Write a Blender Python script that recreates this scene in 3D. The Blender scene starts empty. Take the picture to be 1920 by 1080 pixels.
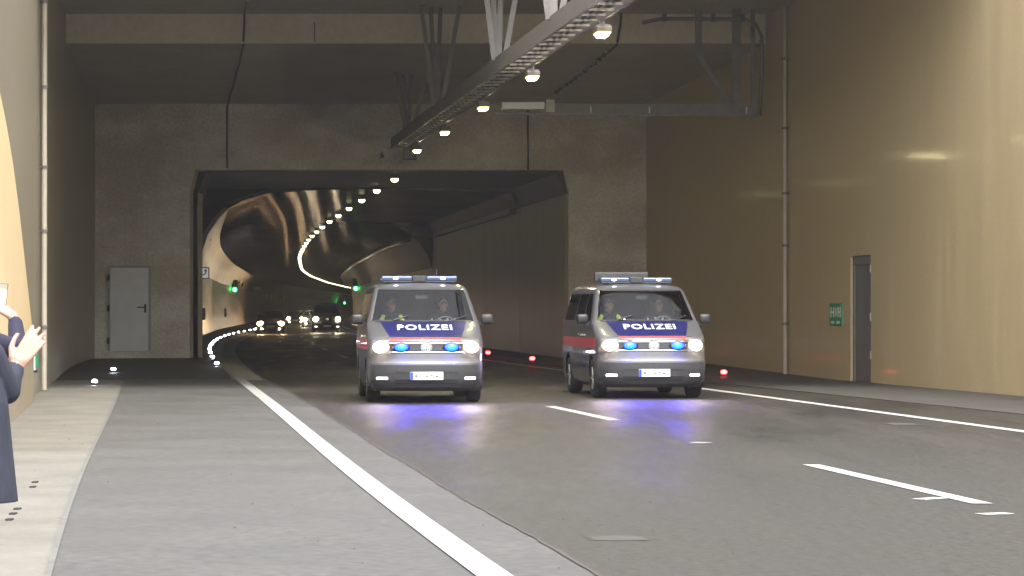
import bpy, bmesh, math, random
import numpy as np
from mathutils import Vector, Matrix, Euler

random.seed(7)
rng = np.random.default_rng(7)
SC = bpy.context.scene
COL = SC.collection
R = math.radians

# ------------------------------------------------------------------ camera
F_PX, HOR = 5700.0, 581.0          # focal length and horizon line in photo pixels
CAM_H = 1.52
cam_d = bpy.data.cameras.new('camera')
cam_d.sensor_width = 36.0
cam_d.lens = F_PX / 1920.0 * 36.0
cam_d.clip_start = 0.1
cam_d.clip_end = 4000
cam = bpy.data.objects.new('camera', cam_d)
COL.objects.link(cam)
cam.location = (0, 0, CAM_H)
cam.rotation_euler = (R(90) + math.atan((HOR - 540.0) / F_PX), 0, 0)
SC.camera = cam

# ------------------------------------------------------------------ world, sun, exposure
SUN_EL, SUN_AZ = R(58), R(164)      # azimuth clockwise from +Y: behind the camera
world = bpy.data.worlds.new('World')
SC.world = world
world.use_nodes = True
wn = world.node_tree.nodes
wl = world.node_tree.links
wn.clear()
sky = wn.new('ShaderNodeTexSky')
sky.sky_type = 'NISHITA'
sky.sun_disc = False
sky.sun_elevation = SUN_EL
sky.sun_rotation = SUN_AZ
sky.air_density = 1.0
sky.dust_density = 4.0
bg = wn.new('ShaderNodeBackground')
bg.inputs['Strength'].default_value = 0.15
wo = wn.new('ShaderNodeOutputWorld')
hs_ = wn.new('ShaderNodeHueSaturation')      # cloud cover: the blue of the clear sky is washed out
hs_.inputs['Saturation'].default_value = 0.12
wl.new(sky.outputs[0], hs_.inputs['Color'])
wl.new(hs_.outputs[0], bg.inputs[0])
wl.new(bg.outputs[0], wo.inputs[0])

sun_d = bpy.data.lights.new('sun', 'SUN')
sun_d.energy = 0.6
sun_d.angle = R(14)
sun_d.color = (1.0, 0.93, 0.82)
sun = bpy.data.objects.new('sun', sun_d)
COL.objects.link(sun)
sd = Vector((math.sin(SUN_AZ) * math.cos(SUN_EL), math.cos(SUN_AZ) * math.cos(SUN_EL), math.sin(SUN_EL)))
sun.rotation_euler = sd.to_track_quat('Z', 'Y').to_euler()
sun.location = sd * 60

SC.view_settings.view_transform = 'Standard'
SC.view_settings.look = 'None'
SC.view_settings.exposure = 2.12
SC.view_settings.gamma = 1.0
SC.view_settings.use_curve_mapping = False
SC.cycles.use_denoising = True
SC.cycles.max_bounces = 8
SC.cycles.diffuse_bounces = 5
SC.cycles.glossy_bounces = 4
SC.cycles.transparent_max_bounces = 12
SC.cycles.volume_bounces = 0
SC.cycles.sample_clamp_indirect = 4.0
SC.cycles.caustics_reflective = False
SC.cycles.caustics_refractive = False

# ------------------------------------------------------------------ materials
MATS = {}


def _new(name):
    m = bpy.data.materials.new(name)
    m.use_nodes = True
    nt = m.node_tree
    b = nt.nodes['Principled BSDF']
    MATS[name] = m
    return m, nt, b


def mat(name, col, rough=0.6, col2=None, scale=(1, 1, 1), nscale=2.0, detail=6.0, lo=0.35, hi=0.65,
        bump=0.0, bscale=None, metallic=0.0, spec=0.5, rough2=None, coat=0.0, bdist=0.02, fine=0.0, coat_rough=0.03):
    """Principled surface with a noise-driven second colour, roughness change and relief."""
    m, nt, b = _new(name)
    L = nt.links
    b.inputs['Base Color'].default_value = (*col, 1)
    b.inputs['Roughness'].default_value = rough
    b.inputs['Metallic'].default_value = metallic
    b.inputs['Specular IOR Level'].default_value = spec
    b.inputs['Coat Weight'].default_value = coat
    b.inputs['Coat Roughness'].default_value = coat_rough
    tc = nt.nodes.new('ShaderNodeTexCoord')
    mp = nt.nodes.new('ShaderNodeMapping')
    mp.inputs['Scale'].default_value = scale
    L.new(tc.outputs['Object'], mp.inputs[0])
    if col2 is not None or rough2 is not None:
        n = nt.nodes.new('ShaderNodeTexNoise')
        n.inputs['Scale'].default_value = nscale
        n.inputs['Detail'].default_value = detail
        n.inputs['Roughness'].default_value = 0.62
        L.new(mp.outputs[0], n.inputs[0])
        mr = nt.nodes.new('ShaderNodeMapRange')
        mr.inputs['From Min'].default_value = lo
        mr.inputs['From Max'].default_value = hi
        L.new(n.outputs[0], mr.inputs[0])
        if col2 is not None:
            mx = nt.nodes.new('ShaderNodeMix')
            mx.data_type = 'RGBA'
            mx.inputs[6].default_value = (*col, 1)
            mx.inputs[7].default_value = (*col2, 1)
            L.new(mr.outputs[0], mx.inputs[0])
            out = mx.outputs[2]
            if fine > 0:
                n3 = nt.nodes.new('ShaderNodeTexNoise')
                n3.inputs['Scale'].default_value = nscale * 14
                n3.inputs['Detail'].default_value = 3
                L.new(tc.outputs['Object'], n3.inputs[0])
                mr3 = nt.nodes.new('ShaderNodeMapRange')
                mr3.inputs['From Min'].default_value = 0.3
                mr3.inputs['From Max'].default_value = 0.7
                mr3.inputs['To Min'].default_value = 1 - fine
                mr3.inputs['To Max'].default_value = 1 + fine
                L.new(n3.outputs[0], mr3.inputs[0])
                mu = nt.nodes.new('ShaderNodeMix')
                mu.data_type = 'RGBA'
                mu.blend_type = 'MULTIPLY'
                mu.inputs[0].default_value = 1
                L.new(out, mu.inputs[6])
                L.new(mr3.outputs[0], mu.inputs[7])
                out = mu.outputs[2]
            L.new(out, b.inputs['Base Color'])
        if rough2 is not None:
            mr2 = nt.nodes.new('ShaderNodeMapRange')
            mr2.inputs['From Min'].default_value = lo
            mr2.inputs['From Max'].default_value = hi
            mr2.inputs['To Min'].default_value = rough
            mr2.inputs['To Max'].default_value = rough2
            L.new(n.outputs[0], mr2.inputs[0])
            L.new(mr2.outputs[0], b.inputs['Roughness'])
    if bump > 0:
        n2 = nt.nodes.new('ShaderNodeTexNoise')
        n2.inputs['Scale'].default_value = bscale or nscale * 6
        n2.inputs['Detail'].default_value = 4
        L.new(mp.outputs[0], n2.inputs[0])
        bp = nt.nodes.new('ShaderNodeBump')
        bp.inputs['Strength'].default_value = bump
        bp.inputs['Distance'].default_value = bdist
        L.new(n2.outputs[0], bp.inputs['Height'])
        L.new(bp.outputs[0], b.inputs['Normal'])
        if coat > 0:
            L.new(bp.outputs[0], b.inputs['Coat Normal'])
    return m


def emit(name, col, strength):
    m, nt, b = _new(name)
    b.inputs['Base Color'].default_value = (*[min(1, c) * 0.8 for c in col], 1)
    b.inputs['Emission Color'].default_value = (*col, 1)
    b.inputs['Emission Strength'].default_value = strength
    b.inputs['Roughness'].default_value = 0.3
    return m


def glass(name, tint=(0.85, 0.9, 0.9), rough=0.02):
    m, nt, b = _new(name)
    nt.nodes.remove(b)
    out = nt.nodes['Material Output']
    tr = nt.nodes.new('ShaderNodeBsdfTransparent')
    tr.inputs[0].default_value = (*tint, 1)
    gl = nt.nodes.new('ShaderNodeBsdfGlossy')
    gl.inputs['Roughness'].default_value = rough
    fr = nt.nodes.new('ShaderNodeFresnel')
    fr.inputs[0].default_value = 1.45
    mx = nt.nodes.new('ShaderNodeMixShader')
    nt.links.new(fr.outputs[0], mx.inputs[0])
    nt.links.new(tr.outputs[0], mx.inputs[1])
    nt.links.new(gl.outputs[0], mx.inputs[2])
    nt.links.new(mx.outputs[0], out.inputs[0])
    return m


mat('ground', (0.30, 0.285, 0.255), 0.85, (0.36, 0.34, 0.30), nscale=0.4, bump=0.3)
mat('asphalt', (0.017, 0.0150, 0.0115), 0.42, (0.036, 0.032, 0.0245), scale=(1, 0.12, 1), nscale=0.9, bump=0.5,
    bscale=30, rough2=0.70, bdist=0.01, fine=0.38, detail=8, spec=0.28)
mat('concrete_floor', (0.060, 0.058, 0.054), 0.6, (0.078, 0.0755, 0.071), scale=(0.8, 0.8, 1), nscale=0.7, bump=0.25,
    bscale=30, rough2=0.75, bdist=0.008, fine=0.22, detail=9, spec=0.3)
mat('pale_concrete', (0.11, 0.101, 0.084), 0.75, (0.155, 0.144, 0.122), scale=(1, 0.6, 1), nscale=1.3, bump=0.25, bscale=30,
    bdist=0.006, fine=0.12)
mat('tunnel_panel_brown', (0.13, 0.085, 0.06), 0.6, (0.16, 0.105, 0.075), nscale=0.7, bump=0.15, bscale=2, rough2=0.7, bdist=0.01, spec=0.15)
mat('kerb_concrete', (0.036, 0.034, 0.030), 0.7, (0.055, 0.051, 0.045), nscale=1.2, bump=0.3, bdist=0.01, fine=0.1)
mat('line_paint', (0.36, 0.356, 0.34), 0.55, (0.20, 0.195, 0.18), nscale=4.5, lo=0.53, hi=0.72, detail=9, bump=0.2, bscale=60,
    bdist=0.004, fine=0.1)
mat('portal_concrete', (0.52, 0.46, 0.37), 0.75, (0.78, 0.74, 0.66), scale=(0.4, 0.4, 0.6), nscale=0.9, lo=0.44,
    hi=0.70, bump=0.4, bscale=9, bdist=0.012, fine=0.14)
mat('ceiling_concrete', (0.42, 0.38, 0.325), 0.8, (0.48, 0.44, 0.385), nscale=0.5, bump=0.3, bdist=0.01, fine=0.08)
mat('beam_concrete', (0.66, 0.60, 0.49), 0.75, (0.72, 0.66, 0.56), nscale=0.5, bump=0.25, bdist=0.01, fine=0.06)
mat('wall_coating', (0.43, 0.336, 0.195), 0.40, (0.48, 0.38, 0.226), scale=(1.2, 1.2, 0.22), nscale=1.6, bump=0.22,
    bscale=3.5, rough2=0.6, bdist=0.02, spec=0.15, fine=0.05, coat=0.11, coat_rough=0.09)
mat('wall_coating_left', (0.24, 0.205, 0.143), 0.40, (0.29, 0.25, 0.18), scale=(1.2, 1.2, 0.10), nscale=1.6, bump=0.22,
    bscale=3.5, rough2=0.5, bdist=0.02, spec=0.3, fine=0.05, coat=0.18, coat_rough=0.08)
mat('wing_tan', (0.68, 0.515, 0.262), 0.6, (0.72, 0.55, 0.29), nscale=0.8, bump=0.1, bscale=20, bdist=0.005)  # pale tan, much lighter than the wall it lies against
mat('wing_foot_shade', (0.30, 0.24, 0.15), 0.6, (0.34, 0.28, 0.18), nscale=0.8, bump=0.1, bscale=20, bdist=0.005)  # shade along the foot of the wing wall, put into a darker brown
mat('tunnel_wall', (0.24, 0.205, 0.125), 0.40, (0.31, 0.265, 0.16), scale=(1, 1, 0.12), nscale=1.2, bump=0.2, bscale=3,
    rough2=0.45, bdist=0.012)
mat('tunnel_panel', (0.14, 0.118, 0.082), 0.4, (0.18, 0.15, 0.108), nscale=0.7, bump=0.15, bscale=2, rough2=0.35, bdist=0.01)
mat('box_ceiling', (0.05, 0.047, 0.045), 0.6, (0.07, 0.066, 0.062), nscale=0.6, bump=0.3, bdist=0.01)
mat('black_rubber', (0.012, 0.012, 0.012), 0.75, (0.02, 0.02, 0.02), nscale=8)
mat('black_plastic', (0.014, 0.014, 0.016), 0.45, (0.02, 0.02, 0.022), nscale=12)
mat('dark_trim', (0.03, 0.03, 0.034), 0.5, (0.04, 0.04, 0.044), nscale=6)
mat('tray_steel', (0.12, 0.105, 0.085), 0.55, (0.16, 0.14, 0.118), nscale=5, metallic=0.2, rough2=0.6)
mat('galvanised', (0.42, 0.40, 0.36), 0.45, (0.52, 0.50, 0.46), nscale=6, metallic=0.55, rough2=0.6)
mat('painted_steel', (0.11, 0.10, 0.086), 0.55, (0.15, 0.136, 0.12), nscale=4, rough2=0.65)
mat('pipe_grey', (0.46, 0.41, 0.33), 0.5, (0.36, 0.32, 0.26), scale=(1, 1, 0.3), nscale=3)
mat('door_white', (0.72, 0.73, 0.75), 0.45, (0.80, 0.81, 0.83), nscale=2.2, bump=0.05)
mat('door_frame_grey', (0.33, 0.32, 0.30), 0.5, (0.38, 0.37, 0.35), nscale=3)
mat('door_grey', (0.10, 0.10, 0.105), 0.45, (0.13, 0.13, 0.135), scale=(1, 1, 0.3), nscale=2)
mat('chrome', (0.75, 0.75, 0.76), 0.15, (0.68, 0.68, 0.7), nscale=5, metallic=1.0)
mat('van_silver', (0.092, 0.091, 0.096), 0.32, (0.076, 0.075, 0.08), nscale=1.5, metallic=0.12, coat=0.6)
mat('police_blue', (0.006, 0.0075, 0.065), 0.32, (0.0075, 0.009, 0.078), nscale=2, coat=0.5)
mat('police_red', (0.55, 0.03, 0.03), 0.35, (0.48, 0.025, 0.03), nscale=2, coat=0.3)
mat('white_letters', (0.82, 0.82, 0.84), 0.4, (0.76, 0.76, 0.78), nscale=9)
mat('plate_white', (0.80, 0.80, 0.78), 0.4, (0.74, 0.74, 0.72), nscale=9)
mat('plate_blue', (0.03, 0.06, 0.45), 0.4, (0.03, 0.07, 0.5), nscale=9)
mat('plate_black', (0.03, 0.03, 0.03), 0.5, (0.05, 0.05, 0.05), nscale=9)
mat('bumper_grey', (0.035, 0.035, 0.039), 0.5, (0.045, 0.045, 0.049), nscale=4)
mat('bar_lens', (0.028, 0.055, 0.14), 0.2, (0.045, 0.08, 0.18), nscale=6, coat=0.6)
mat('lamp_clear', (0.16, 0.16, 0.17), 0.15, (0.2, 0.2, 0.21), nscale=9, coat=0.6)
mat('dash_grey', (0.02, 0.02, 0.022), 0.7, (0.03, 0.03, 0.03), nscale=9)
mat('seat_cloth', (0.035, 0.035, 0.045), 0.9, (0.05, 0.05, 0.06), nscale=20)
mat('skin', (0.40, 0.215, 0.16), 0.5, (0.46, 0.26, 0.20), nscale=14)
mat('hair_dark', (0.03, 0.022, 0.016), 0.7, (0.05, 0.036, 0.026), nscale=30)
mat('uniform_navy', (0.012, 0.015, 0.035), 0.85, (0.018, 0.022, 0.045), nscale=12, bump=0.2)
mat('hi_vis', (0.62, 0.75, 0.10), 0.7, (0.68, 0.80, 0.18), nscale=12)
mat('reflective_tape', (0.70, 0.72, 0.72), 0.35, (0.62, 0.64, 0.64), nscale=16)
mat('coat_navy', (0.012, 0.014, 0.026), 0.85, (0.026, 0.029, 0.048), scale=(1, 1, 0.35), nscale=7, bump=0.5, bscale=9, bdist=0.02)
mat('jacket_navy', (0.009, 0.009, 0.026), 0.8, (0.014, 0.014, 0.036), nscale=8, bump=0.4, bscale=12, bdist=0.015)
mat('trousers', (0.02, 0.022, 0.03), 0.85, (0.03, 0.032, 0.04), nscale=10, bump=0.3)
mat('shoe', (0.015, 0.013, 0.012), 0.5, (0.025, 0.02, 0.018), nscale=10)
mat('eye_dark', (0.02, 0.015, 0.012), 0.3, (0.03, 0.02, 0.016), nscale=10)
mat('sign_green', (0.02, 0.22, 0.09), 0.45, (0.025, 0.26, 0.11), nscale=6)
mat('sign_white', (0.70, 0.70, 0.68), 0.5, (0.62, 0.62, 0.6), nscale=6)
mat('sign_blue', (0.02, 0.03, 0.12), 0.45, (0.03, 0.04, 0.15), nscale=6)
mat('car_dark', (0.02, 0.02, 0.024), 0.25, (0.028, 0.028, 0.03), nscale=3, coat=0.7)
mat('car_grey', (0.12, 0.12, 0.125), 0.28, (0.10, 0.10, 0.105), nscale=3, metallic=0.4, coat=0.7)
mat('car_white', (0.62, 0.62, 0.60), 0.3, (0.55, 0.55, 0.54), nscale=3, coat=0.7)
mat('joint_seal', (0.09, 0.085, 0.08), 0.8, (0.13, 0.125, 0.115), nscale=4)
mat('repair_patch', (0.050, 0.046, 0.039), 0.8, (0.034, 0.031, 0.026), nscale=4, lo=0.4, hi=0.8)
mat('scrape_mark', (0.32, 0.31, 0.29), 0.7, (0.2, 0.19, 0.18), nscale=5)
def sealed_ceiling(name):
    """dark painted slab with a weak, fairly sharp sheen"""
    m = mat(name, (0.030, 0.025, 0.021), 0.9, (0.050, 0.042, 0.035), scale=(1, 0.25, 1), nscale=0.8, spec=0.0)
    nt = m.node_tree
    b, out = nt.nodes['Principled BSDF'], nt.nodes['Material Output']
    tc = nt.nodes.new('ShaderNodeTexCoord')
    mp = nt.nodes.new('ShaderNodeMapping')
    mp.inputs['Scale'].default_value = (2.5, 0.35, 1)
    n = nt.nodes.new('ShaderNodeTexNoise')
    n.inputs['Scale'].default_value = 1.6
    bp = nt.nodes.new('ShaderNodeBump')
    bp.inputs['Strength'].default_value = 0.10
    bp.inputs['Distance'].default_value = 0.01
    gl = nt.nodes.new('ShaderNodeBsdfGlossy')
    gl.inputs['Roughness'].default_value = 0.11
    gl.inputs['Color'].default_value = (0.9, 0.85, 0.78, 1)
    mx = nt.nodes.new('ShaderNodeMixShader')
    mx.inputs[0].default_value = 0.032
    L = nt.links
    L.new(tc.outputs['Object'], mp.inputs[0])
    L.new(mp.outputs[0], n.inputs[0])
    L.new(n.outputs[0], bp.inputs['Height'])
    L.new(bp.outputs[0], gl.inputs['Normal'])
    L.new(b.outputs[0], mx.inputs[1])
    L.new(gl.outputs[0], mx.inputs[2])
    L.new(mx.outputs[0], out.inputs[0])


sealed_ceiling('tunnel_ceiling')
glass('windscreen_glass', (0.93, 0.95, 0.95))
glass('dark_glass', (0.28, 0.30, 0.31))
emit('lamp_light', (1.0, 0.90, 0.50), 95)
emit('lamp_rim', (1.0, 0.86, 0.30), 0.55)
emit('tunnel_lamp_light', (1.0, 0.90, 0.50), 4)
emit('head_light', (1.0, 0.80, 0.58), 48)
emit('head_glow', (1.0, 0.50, 0.22), 1.1)
emit('far_head_light', (1.0, 0.82, 0.55), 80)
emit('far_orange_light', (1.0, 0.64, 0.30), 70)
emit('flash_blue', (0.0001, 0.0009, 1.0), 170)
emit('flash_core', (0.02, 0.22, 1.0), 1.1)
emit('day_light', (0.95, 0.95, 1.0), 3.5)
emit('stud_white', (0.80, 0.84, 1.0), 22)
emit('stud_red', (1.0, 0.03, 0.03), 7)
emit('signal_green', (0.03, 1.0, 0.12), 9)
emit('sign_lit', (0.9, 0.88, 0.9), 0.09)


# phone screen: a flat print of pale wall over grey road
def phone_mat():
    m, nt, b = _new('phone_screen')
    tc = nt.nodes.new('ShaderNodeTexCoord')
    sp = nt.nodes.new('ShaderNodeSeparateXYZ')
    nt.links.new(tc.outputs['Generated'], sp.inputs[0])
    cr = nt.nodes.new('ShaderNodeValToRGB')
    e = cr.color_ramp.elements
    e[0].position, e[0].color = 0.0, (0.25, 0.30, 0.30, 1)
    e[1].position, e[1].color = 1.0, (0.12, 0.11, 0.09, 1)
    for p, c in ((0.33, (0.35, 0.42, 0.42, 1)), (0.38, (0.62, 0.60, 0.25, 1)), (0.72, (0.55, 0.55, 0.22, 1)),
                 (0.78, (0.14, 0.13, 0.10, 1))):
        k = cr.color_ramp.elements.new(p)
        k.color = c
    nt.links.new(sp.outputs[2], cr.inputs[0])
    nt.links.new(cr.outputs[0], b.inputs['Base Color'])
    nt.links.new(cr.outputs[0], b.inputs['Emission Color'])
    b.inputs['Emission Strength'].default_value = 0.5
    b.inputs['Roughness'].default_value = 0.15


phone_mat()


# ------------------------------------------------------------------ mesh helpers
class MB:
    def __init__(self):
        self.v, self.f, self.m = [], [], []
        self.mats = []

    def mi(self, name):
        if name is None:
            return 0
        if name not in self.mats:
            self.mats.append(name)
        return self.mats.index(name)

    def add(self, verts, faces, mname=None):
        o = len(self.v)
        self.v += [tuple(map(float, p)) for p in verts]
        k = self.mi(mname)
        for f in faces:
            self.f.append([o + i for i in f])
            self.m.append(k)
        return self

    def box(self, a, b, mname=None):
        (x0, y0, z0), (x1, y1, z1) = a, b
        x0, x1 = min(x0, x1), max(x0, x1)
        y0, y1 = min(y0, y1), max(y0, y1)
        z0, z1 = min(z0, z1), max(z0, z1)
        v = [(x0, y0, z0), (x1, y0, z0), (x1, y1, z0), (x0, y1, z0), (x0, y0, z1), (x1, y0, z1), (x1, y1, z1), (x0, y1, z1)]
        f = [(0, 3, 2, 1), (4, 5, 6, 7), (0, 1, 5, 4), (1, 2, 6, 5), (2, 3, 7, 6), (3, 0, 4, 7)]
        return self.add(v, f, mname)

    def obox(self, c, ax, half, mname=None):
        """oriented box: centre, three axes, three half sizes"""
        c = Vector(c)
        A = [Vector(a).normalized() * h for a, h in zip(ax, half)]
        v = []
        for sz in (-1, 1):
            for sx, sy in ((-1, -1), (1, -1), (1, 1), (-1, 1)):
                v.append(c + A[0] * sx + A[1] * sy + A[2] * sz)
        f = [(0, 3, 2, 1), (4, 5, 6, 7), (0, 1, 5, 4), (1, 2, 6, 5), (2, 3, 7, 6), (3, 0, 4, 7)]
        return self.add(v, f, mname)

    def bar(self, a, b, w, h=None, mname=None):
        a, b = Vector(a), Vector(b)
        d = b - a
        up = Vector((0, 0, 1)) if abs(d.normalized().z) < 0.95 else Vector((0, 1, 0))
        s = d.cross(up).normalized()
        u = s.cross(d).normalized()
        return self.obox((a + b) / 2, (d, s, u), (d.length / 2, w / 2, (h or w) / 2), mname)

    def tube(self, path, r, seg=8, mname=None, cap=True):
        P = [Vector(p) for p in path]
        rr = r if isinstance(r, (list, tuple)) else [r] * len(P)
        rings = []
        prev = None
        for i, p in enumerate(P):
            d = (P[min(i + 1, len(P) - 1)] - P[max(i - 1, 0)]).normalized()
            if prev is None:
                up = Vector((0, 0, 1)) if abs(d.z) < 0.9 else Vector((0, 1, 0))
                s = d.cross(up).normalized()
            else:
                s = (prev - d * prev.dot(d)).normalized()
            prev = s
            u = d.cross(s)
            rings.append([p + (s * math.cos(2 * math.pi * k / seg) + u * math.sin(2 * math.pi * k / seg)) * rr[i] for k in range(seg)])
        v = [q for r_ in rings for q in r_]
        f = []
        for i in range(len(P) - 1):
            for k in range(seg):
                a, b = i * seg + k, i * seg + (k + 1) % seg
                f.append((a, b, b + seg, a + seg))
        if cap:
            f.append(tuple(range(seg - 1, -1, -1)))
            f.append(tuple((len(P) - 1) * seg + k for k in range(seg)))
        return self.add(v, f, mname)

    def disc(self, c, ax, r, depth, seg=24, mname=None):
        c, ax = Vector(c), Vector(ax).normalized()
        return self.tube([c - ax * depth / 2, c + ax * depth / 2], r, seg, mname)

    def grid(self, P, mname=None, close=False):
        """P: rows of points"""
        n, m = len(P), len(P[0])
        v = [q for r in P for q in r]
        f = []
        for i in range(n - 1):
            for j in range(m - 1 if not close else m):
                a, b = i * m + j, i * m + (j + 1) % m
                f.append((a, b, b + m, a + m))
        return self.add(v, f, mname)

    def prism(self, poly, off, mname=None):
        """planar polygon (3-D points) extruded by a vector"""
        n = len(poly)
        o = Vector(off)
        v = [Vector(p) for p in poly] + [Vector(p) + o for p in poly]
        f = [tuple(range(n - 1, -1, -1)), tuple(range(n, 2 * n))]
        for i in range(n):
            j = (i + 1) % n
            f.append((i, j, j + n, i + n))
        return self.add(v, f, mname)

    def sphere(self, c, r, seg=12, rings=8, mname=None, rot=None):
        r = r if isinstance(r, (tuple, list)) else (r, r, r)
        v, f = [], []
        M = rot.to_matrix() if rot is not None else Matrix.Identity(3)
        c = Vector(c)
        for i in range(rings + 1):
            t = math.pi * i / rings
            for k in range(seg):
                p = 2 * math.pi * k / seg
                v.append(c + M @ Vector((r[0] * math.sin(t) * math.cos(p), r[1] * math.sin(t) * math.sin(p), r[2] * math.cos(t))))
        for i in range(rings):
            for k in range(seg):
                a, b = i * seg + k, i * seg + (k + 1) % seg
                f.append((a, a + seg, b + seg, b))
        return self.add(v, f, mname)

    def build(self, name, material=None, parent=None, smooth=False, recentre=True, bevel=0.0, auto=None):
        me = bpy.data.meshes.new(name)
        v = np.array(self.v, float)
        org = np.zeros(3)
        if parent is None and recentre:
            org = np.array([(v[:, 0].min() + v[:, 0].max()) / 2, (v[:, 1].min() + v[:, 1].max()) / 2, v[:, 2].min()])
            v = v - org
        me.from_pydata([tuple(p) for p in v], [], self.f)
        names = self.mats if self.mats else [material]
        for n in names:
            me.materials.append(MATS[n])
        if self.mats:
            me.polygons.foreach_set('material_index', self.m)
        bm = bmesh.new()
        bm.from_mesh(me)
        bmesh.ops.remove_doubles(bm, verts=bm.verts, dist=1e-5)
        bmesh.ops.recalc_face_normals(bm, faces=bm.faces)
        bm.to_mesh(me)
        bm.free()
        if smooth:
            me.polygons.foreach_set('use_smooth', [True] * len(me.polygons))
            if auto:
                me.set_sharp_from_angle(angle=R(auto))
        o = bpy.data.objects.new(name, me)
        o.location = org
        COL.objects.link(o)
        if parent is not None:
            o.parent = parent
        if bevel > 0:
            bv = o.modifiers.new('bevel', 'BEVEL')
            bv.width = bevel
            bv.segments = 2
            bv.limit_method = 'ANGLE'
        return o


def tag(o, label=None, cat=None, group=None, kind=None):
    if label:
        o['label'] = label
    if cat:
        o['category'] = cat
    if group:
        o['group'] = group
    if kind:
        o['kind'] = kind
    return o


def empty(name, loc=(0, 0, 0), rz=0.0):
    o = bpy.data.objects.new(name, None)
    o.location = loc
    o.rotation_euler = (0, 0, rz)
    COL.objects.link(o)
    return o


def copy_tree(o, parent=None):
    c = o.copy()
    COL.objects.link(c)
    c.parent = parent
    for ch in list(o.children):
        copy_tree(ch, c)
    return c


def px(x, y, Y):
    """the point at distance Y that the photo shows at pixel x, y"""
    return Vector(((x - 960.0) / F_PX * Y, Y, CAM_H + (HOR - y) / F_PX * Y))


ORD = ['first', 'second', 'third', 'fourth', 'fifth', 'sixth', 'seventh', 'eighth', 'ninth', 'tenth', 'eleventh', 'twelfth',
       'thirteenth', 'fourteenth', 'fifteenth', 'sixteenth', 'seventeenth', 'eighteenth', 'nineteenth', 'twentieth']
TENS = {2: 'twenty', 3: 'thirty', 4: 'forty', 5: 'fifty', 6: 'sixty', 7: 'seventy'}


def ordinal(i):                       # 0-based
    if i < 20:
        return ORD[i]
    t, u = (i + 1) // 10, (i + 1) % 10
    if u == 0:
        return TENS[t][:-1] + 'ieth'
    return TENS[t] + '-' + ORD[u - 1]


# ------------------------------------------------------------------ plan curves (X as a function of distance Y)
def smooth_curve(pts, win=25):
    win = win | 1
    ys = np.arange(-80, 1001, 1.0)
    p = np.array(pts, float)
    xs = np.interp(ys, p[:, 0], p[:, 1])
    lo = p[0, 0]
    sl = (p[1, 1] - p[0, 1]) / (p[1, 0] - p[0, 0])
    xs = np.where(ys < lo, p[0, 1] + sl * (ys - lo), xs)
    k = np.ones(win) / win
    pad = np.concatenate([xs[0] - (xs[1] - xs[0]) * np.arange(win, 0, -1) * 1.0, xs, xs[-1] + (xs[-1] - xs[-2]) * np.arange(1, win + 1)])
    for _ in range(2):
        pad = np.convolve(pad, k, 'same')
    out = pad[win:-win]
    return lambda Y: float(np.interp(Y, ys[win:-win], out[win:-win]))


LAMP = smooth_curve([(40, 2.2), (46.8, 1.4), (55.6, .39), (64.1, -.6), (72.9, -1.6), (81.2, -2.55), (89.8, -3.48), (98.7, -4.4),
                     (107, -5.25), (115.6, -6.2), (124, -7.1), (133, -8.0), (141, -8.8), (150, -9.66), (168, -11.3), (221, -15.5),
                     (292, -20.2), (345, -22.9), (430, -26.0), (500, -27.6), (556, -28.6), (620, -28.6), (700, -26.0), (800, -17.0), (1000, 12)])
LINE_L = smooth_curve([(17.3, -.10), (23.8, -.95), (51.5, -4.15), (76, -7.1), (86, -8.2), (96, -9.25), (106, -10.25), (115, -11.1),
                       (131, -12.5), (147, -13.75), (163, -14.85), (178, -15.8), (205, -17.0), (240, -19.6), (292, -23.6), (345, -26.4),
                       (430, -29.6), (556, -32.3), (620, -32.3), (700, -29.7), (800, -20.7), (1000, 8.3)], win=14)
LINE_C = smooth_curve([(17.0, 4.55), (23.8, 3.67), (41.8, 1.45), (51.5, .05), (60, -.95), (87, -4.3), (110, -6.6), (141, -9.4), (178, -12.4),
                       (205, -14.2), (240, -16.6), (292, -20.2), (345, -22.9), (430, -26.0), (556, -28.6), (620, -28.6), (700, -26.0),
                       (800, -17.0), (1000, 12)], win=10)
LINE_R = smooth_curve([(17.0, 9.2), (38.1, 6.35), (57.7, 3.79), (78, 1.0), (87, -.2), (110, -2.9), (141, -5.8), (178, -8.9), (221, -12.2),
                       (292, -16.8), (345, -19.5), (430, -22.6), (556, -25.2), (620, -25.2), (700, -22.6), (800, -13.6), (1000, 15.4)], win=10)
OFF_L, OFF_R = 5.7, 4.8                # tunnel walls left and right of the lamp line
WALL_L = smooth_curve([(20, -5.0), (41, -6.85), (56, -8.75), (72, -10.6), (87, -11.95), (100, -13.0)], win=4)
WALL_R = smooth_curve([(20, 13.6), (53.7, 8.85), (69.8, 6.38), (72, 6.05), (87, 3.85), (100, 1.9)], win=4)
PORTAL_Y, STEP_Y, ROOF_Y = 87.0, 72.0, 55.0
VAULT_Y = 137.0


def strip(xa, xb, y0, y1, z, step=3.0, fixed=None):
    ys = list(np.arange(y0, y1, step)) + [y1]
    return [[(xa(y), y, z) for y in ys], [(xb(y), y, z) for y in ys]]


def sheet(name, xa, xb, y0, y1, z, m, step=3.0):
    o = MB().grid(strip(xa, xb, y0, y1, z, step)).build(name, m)
    return o


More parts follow.
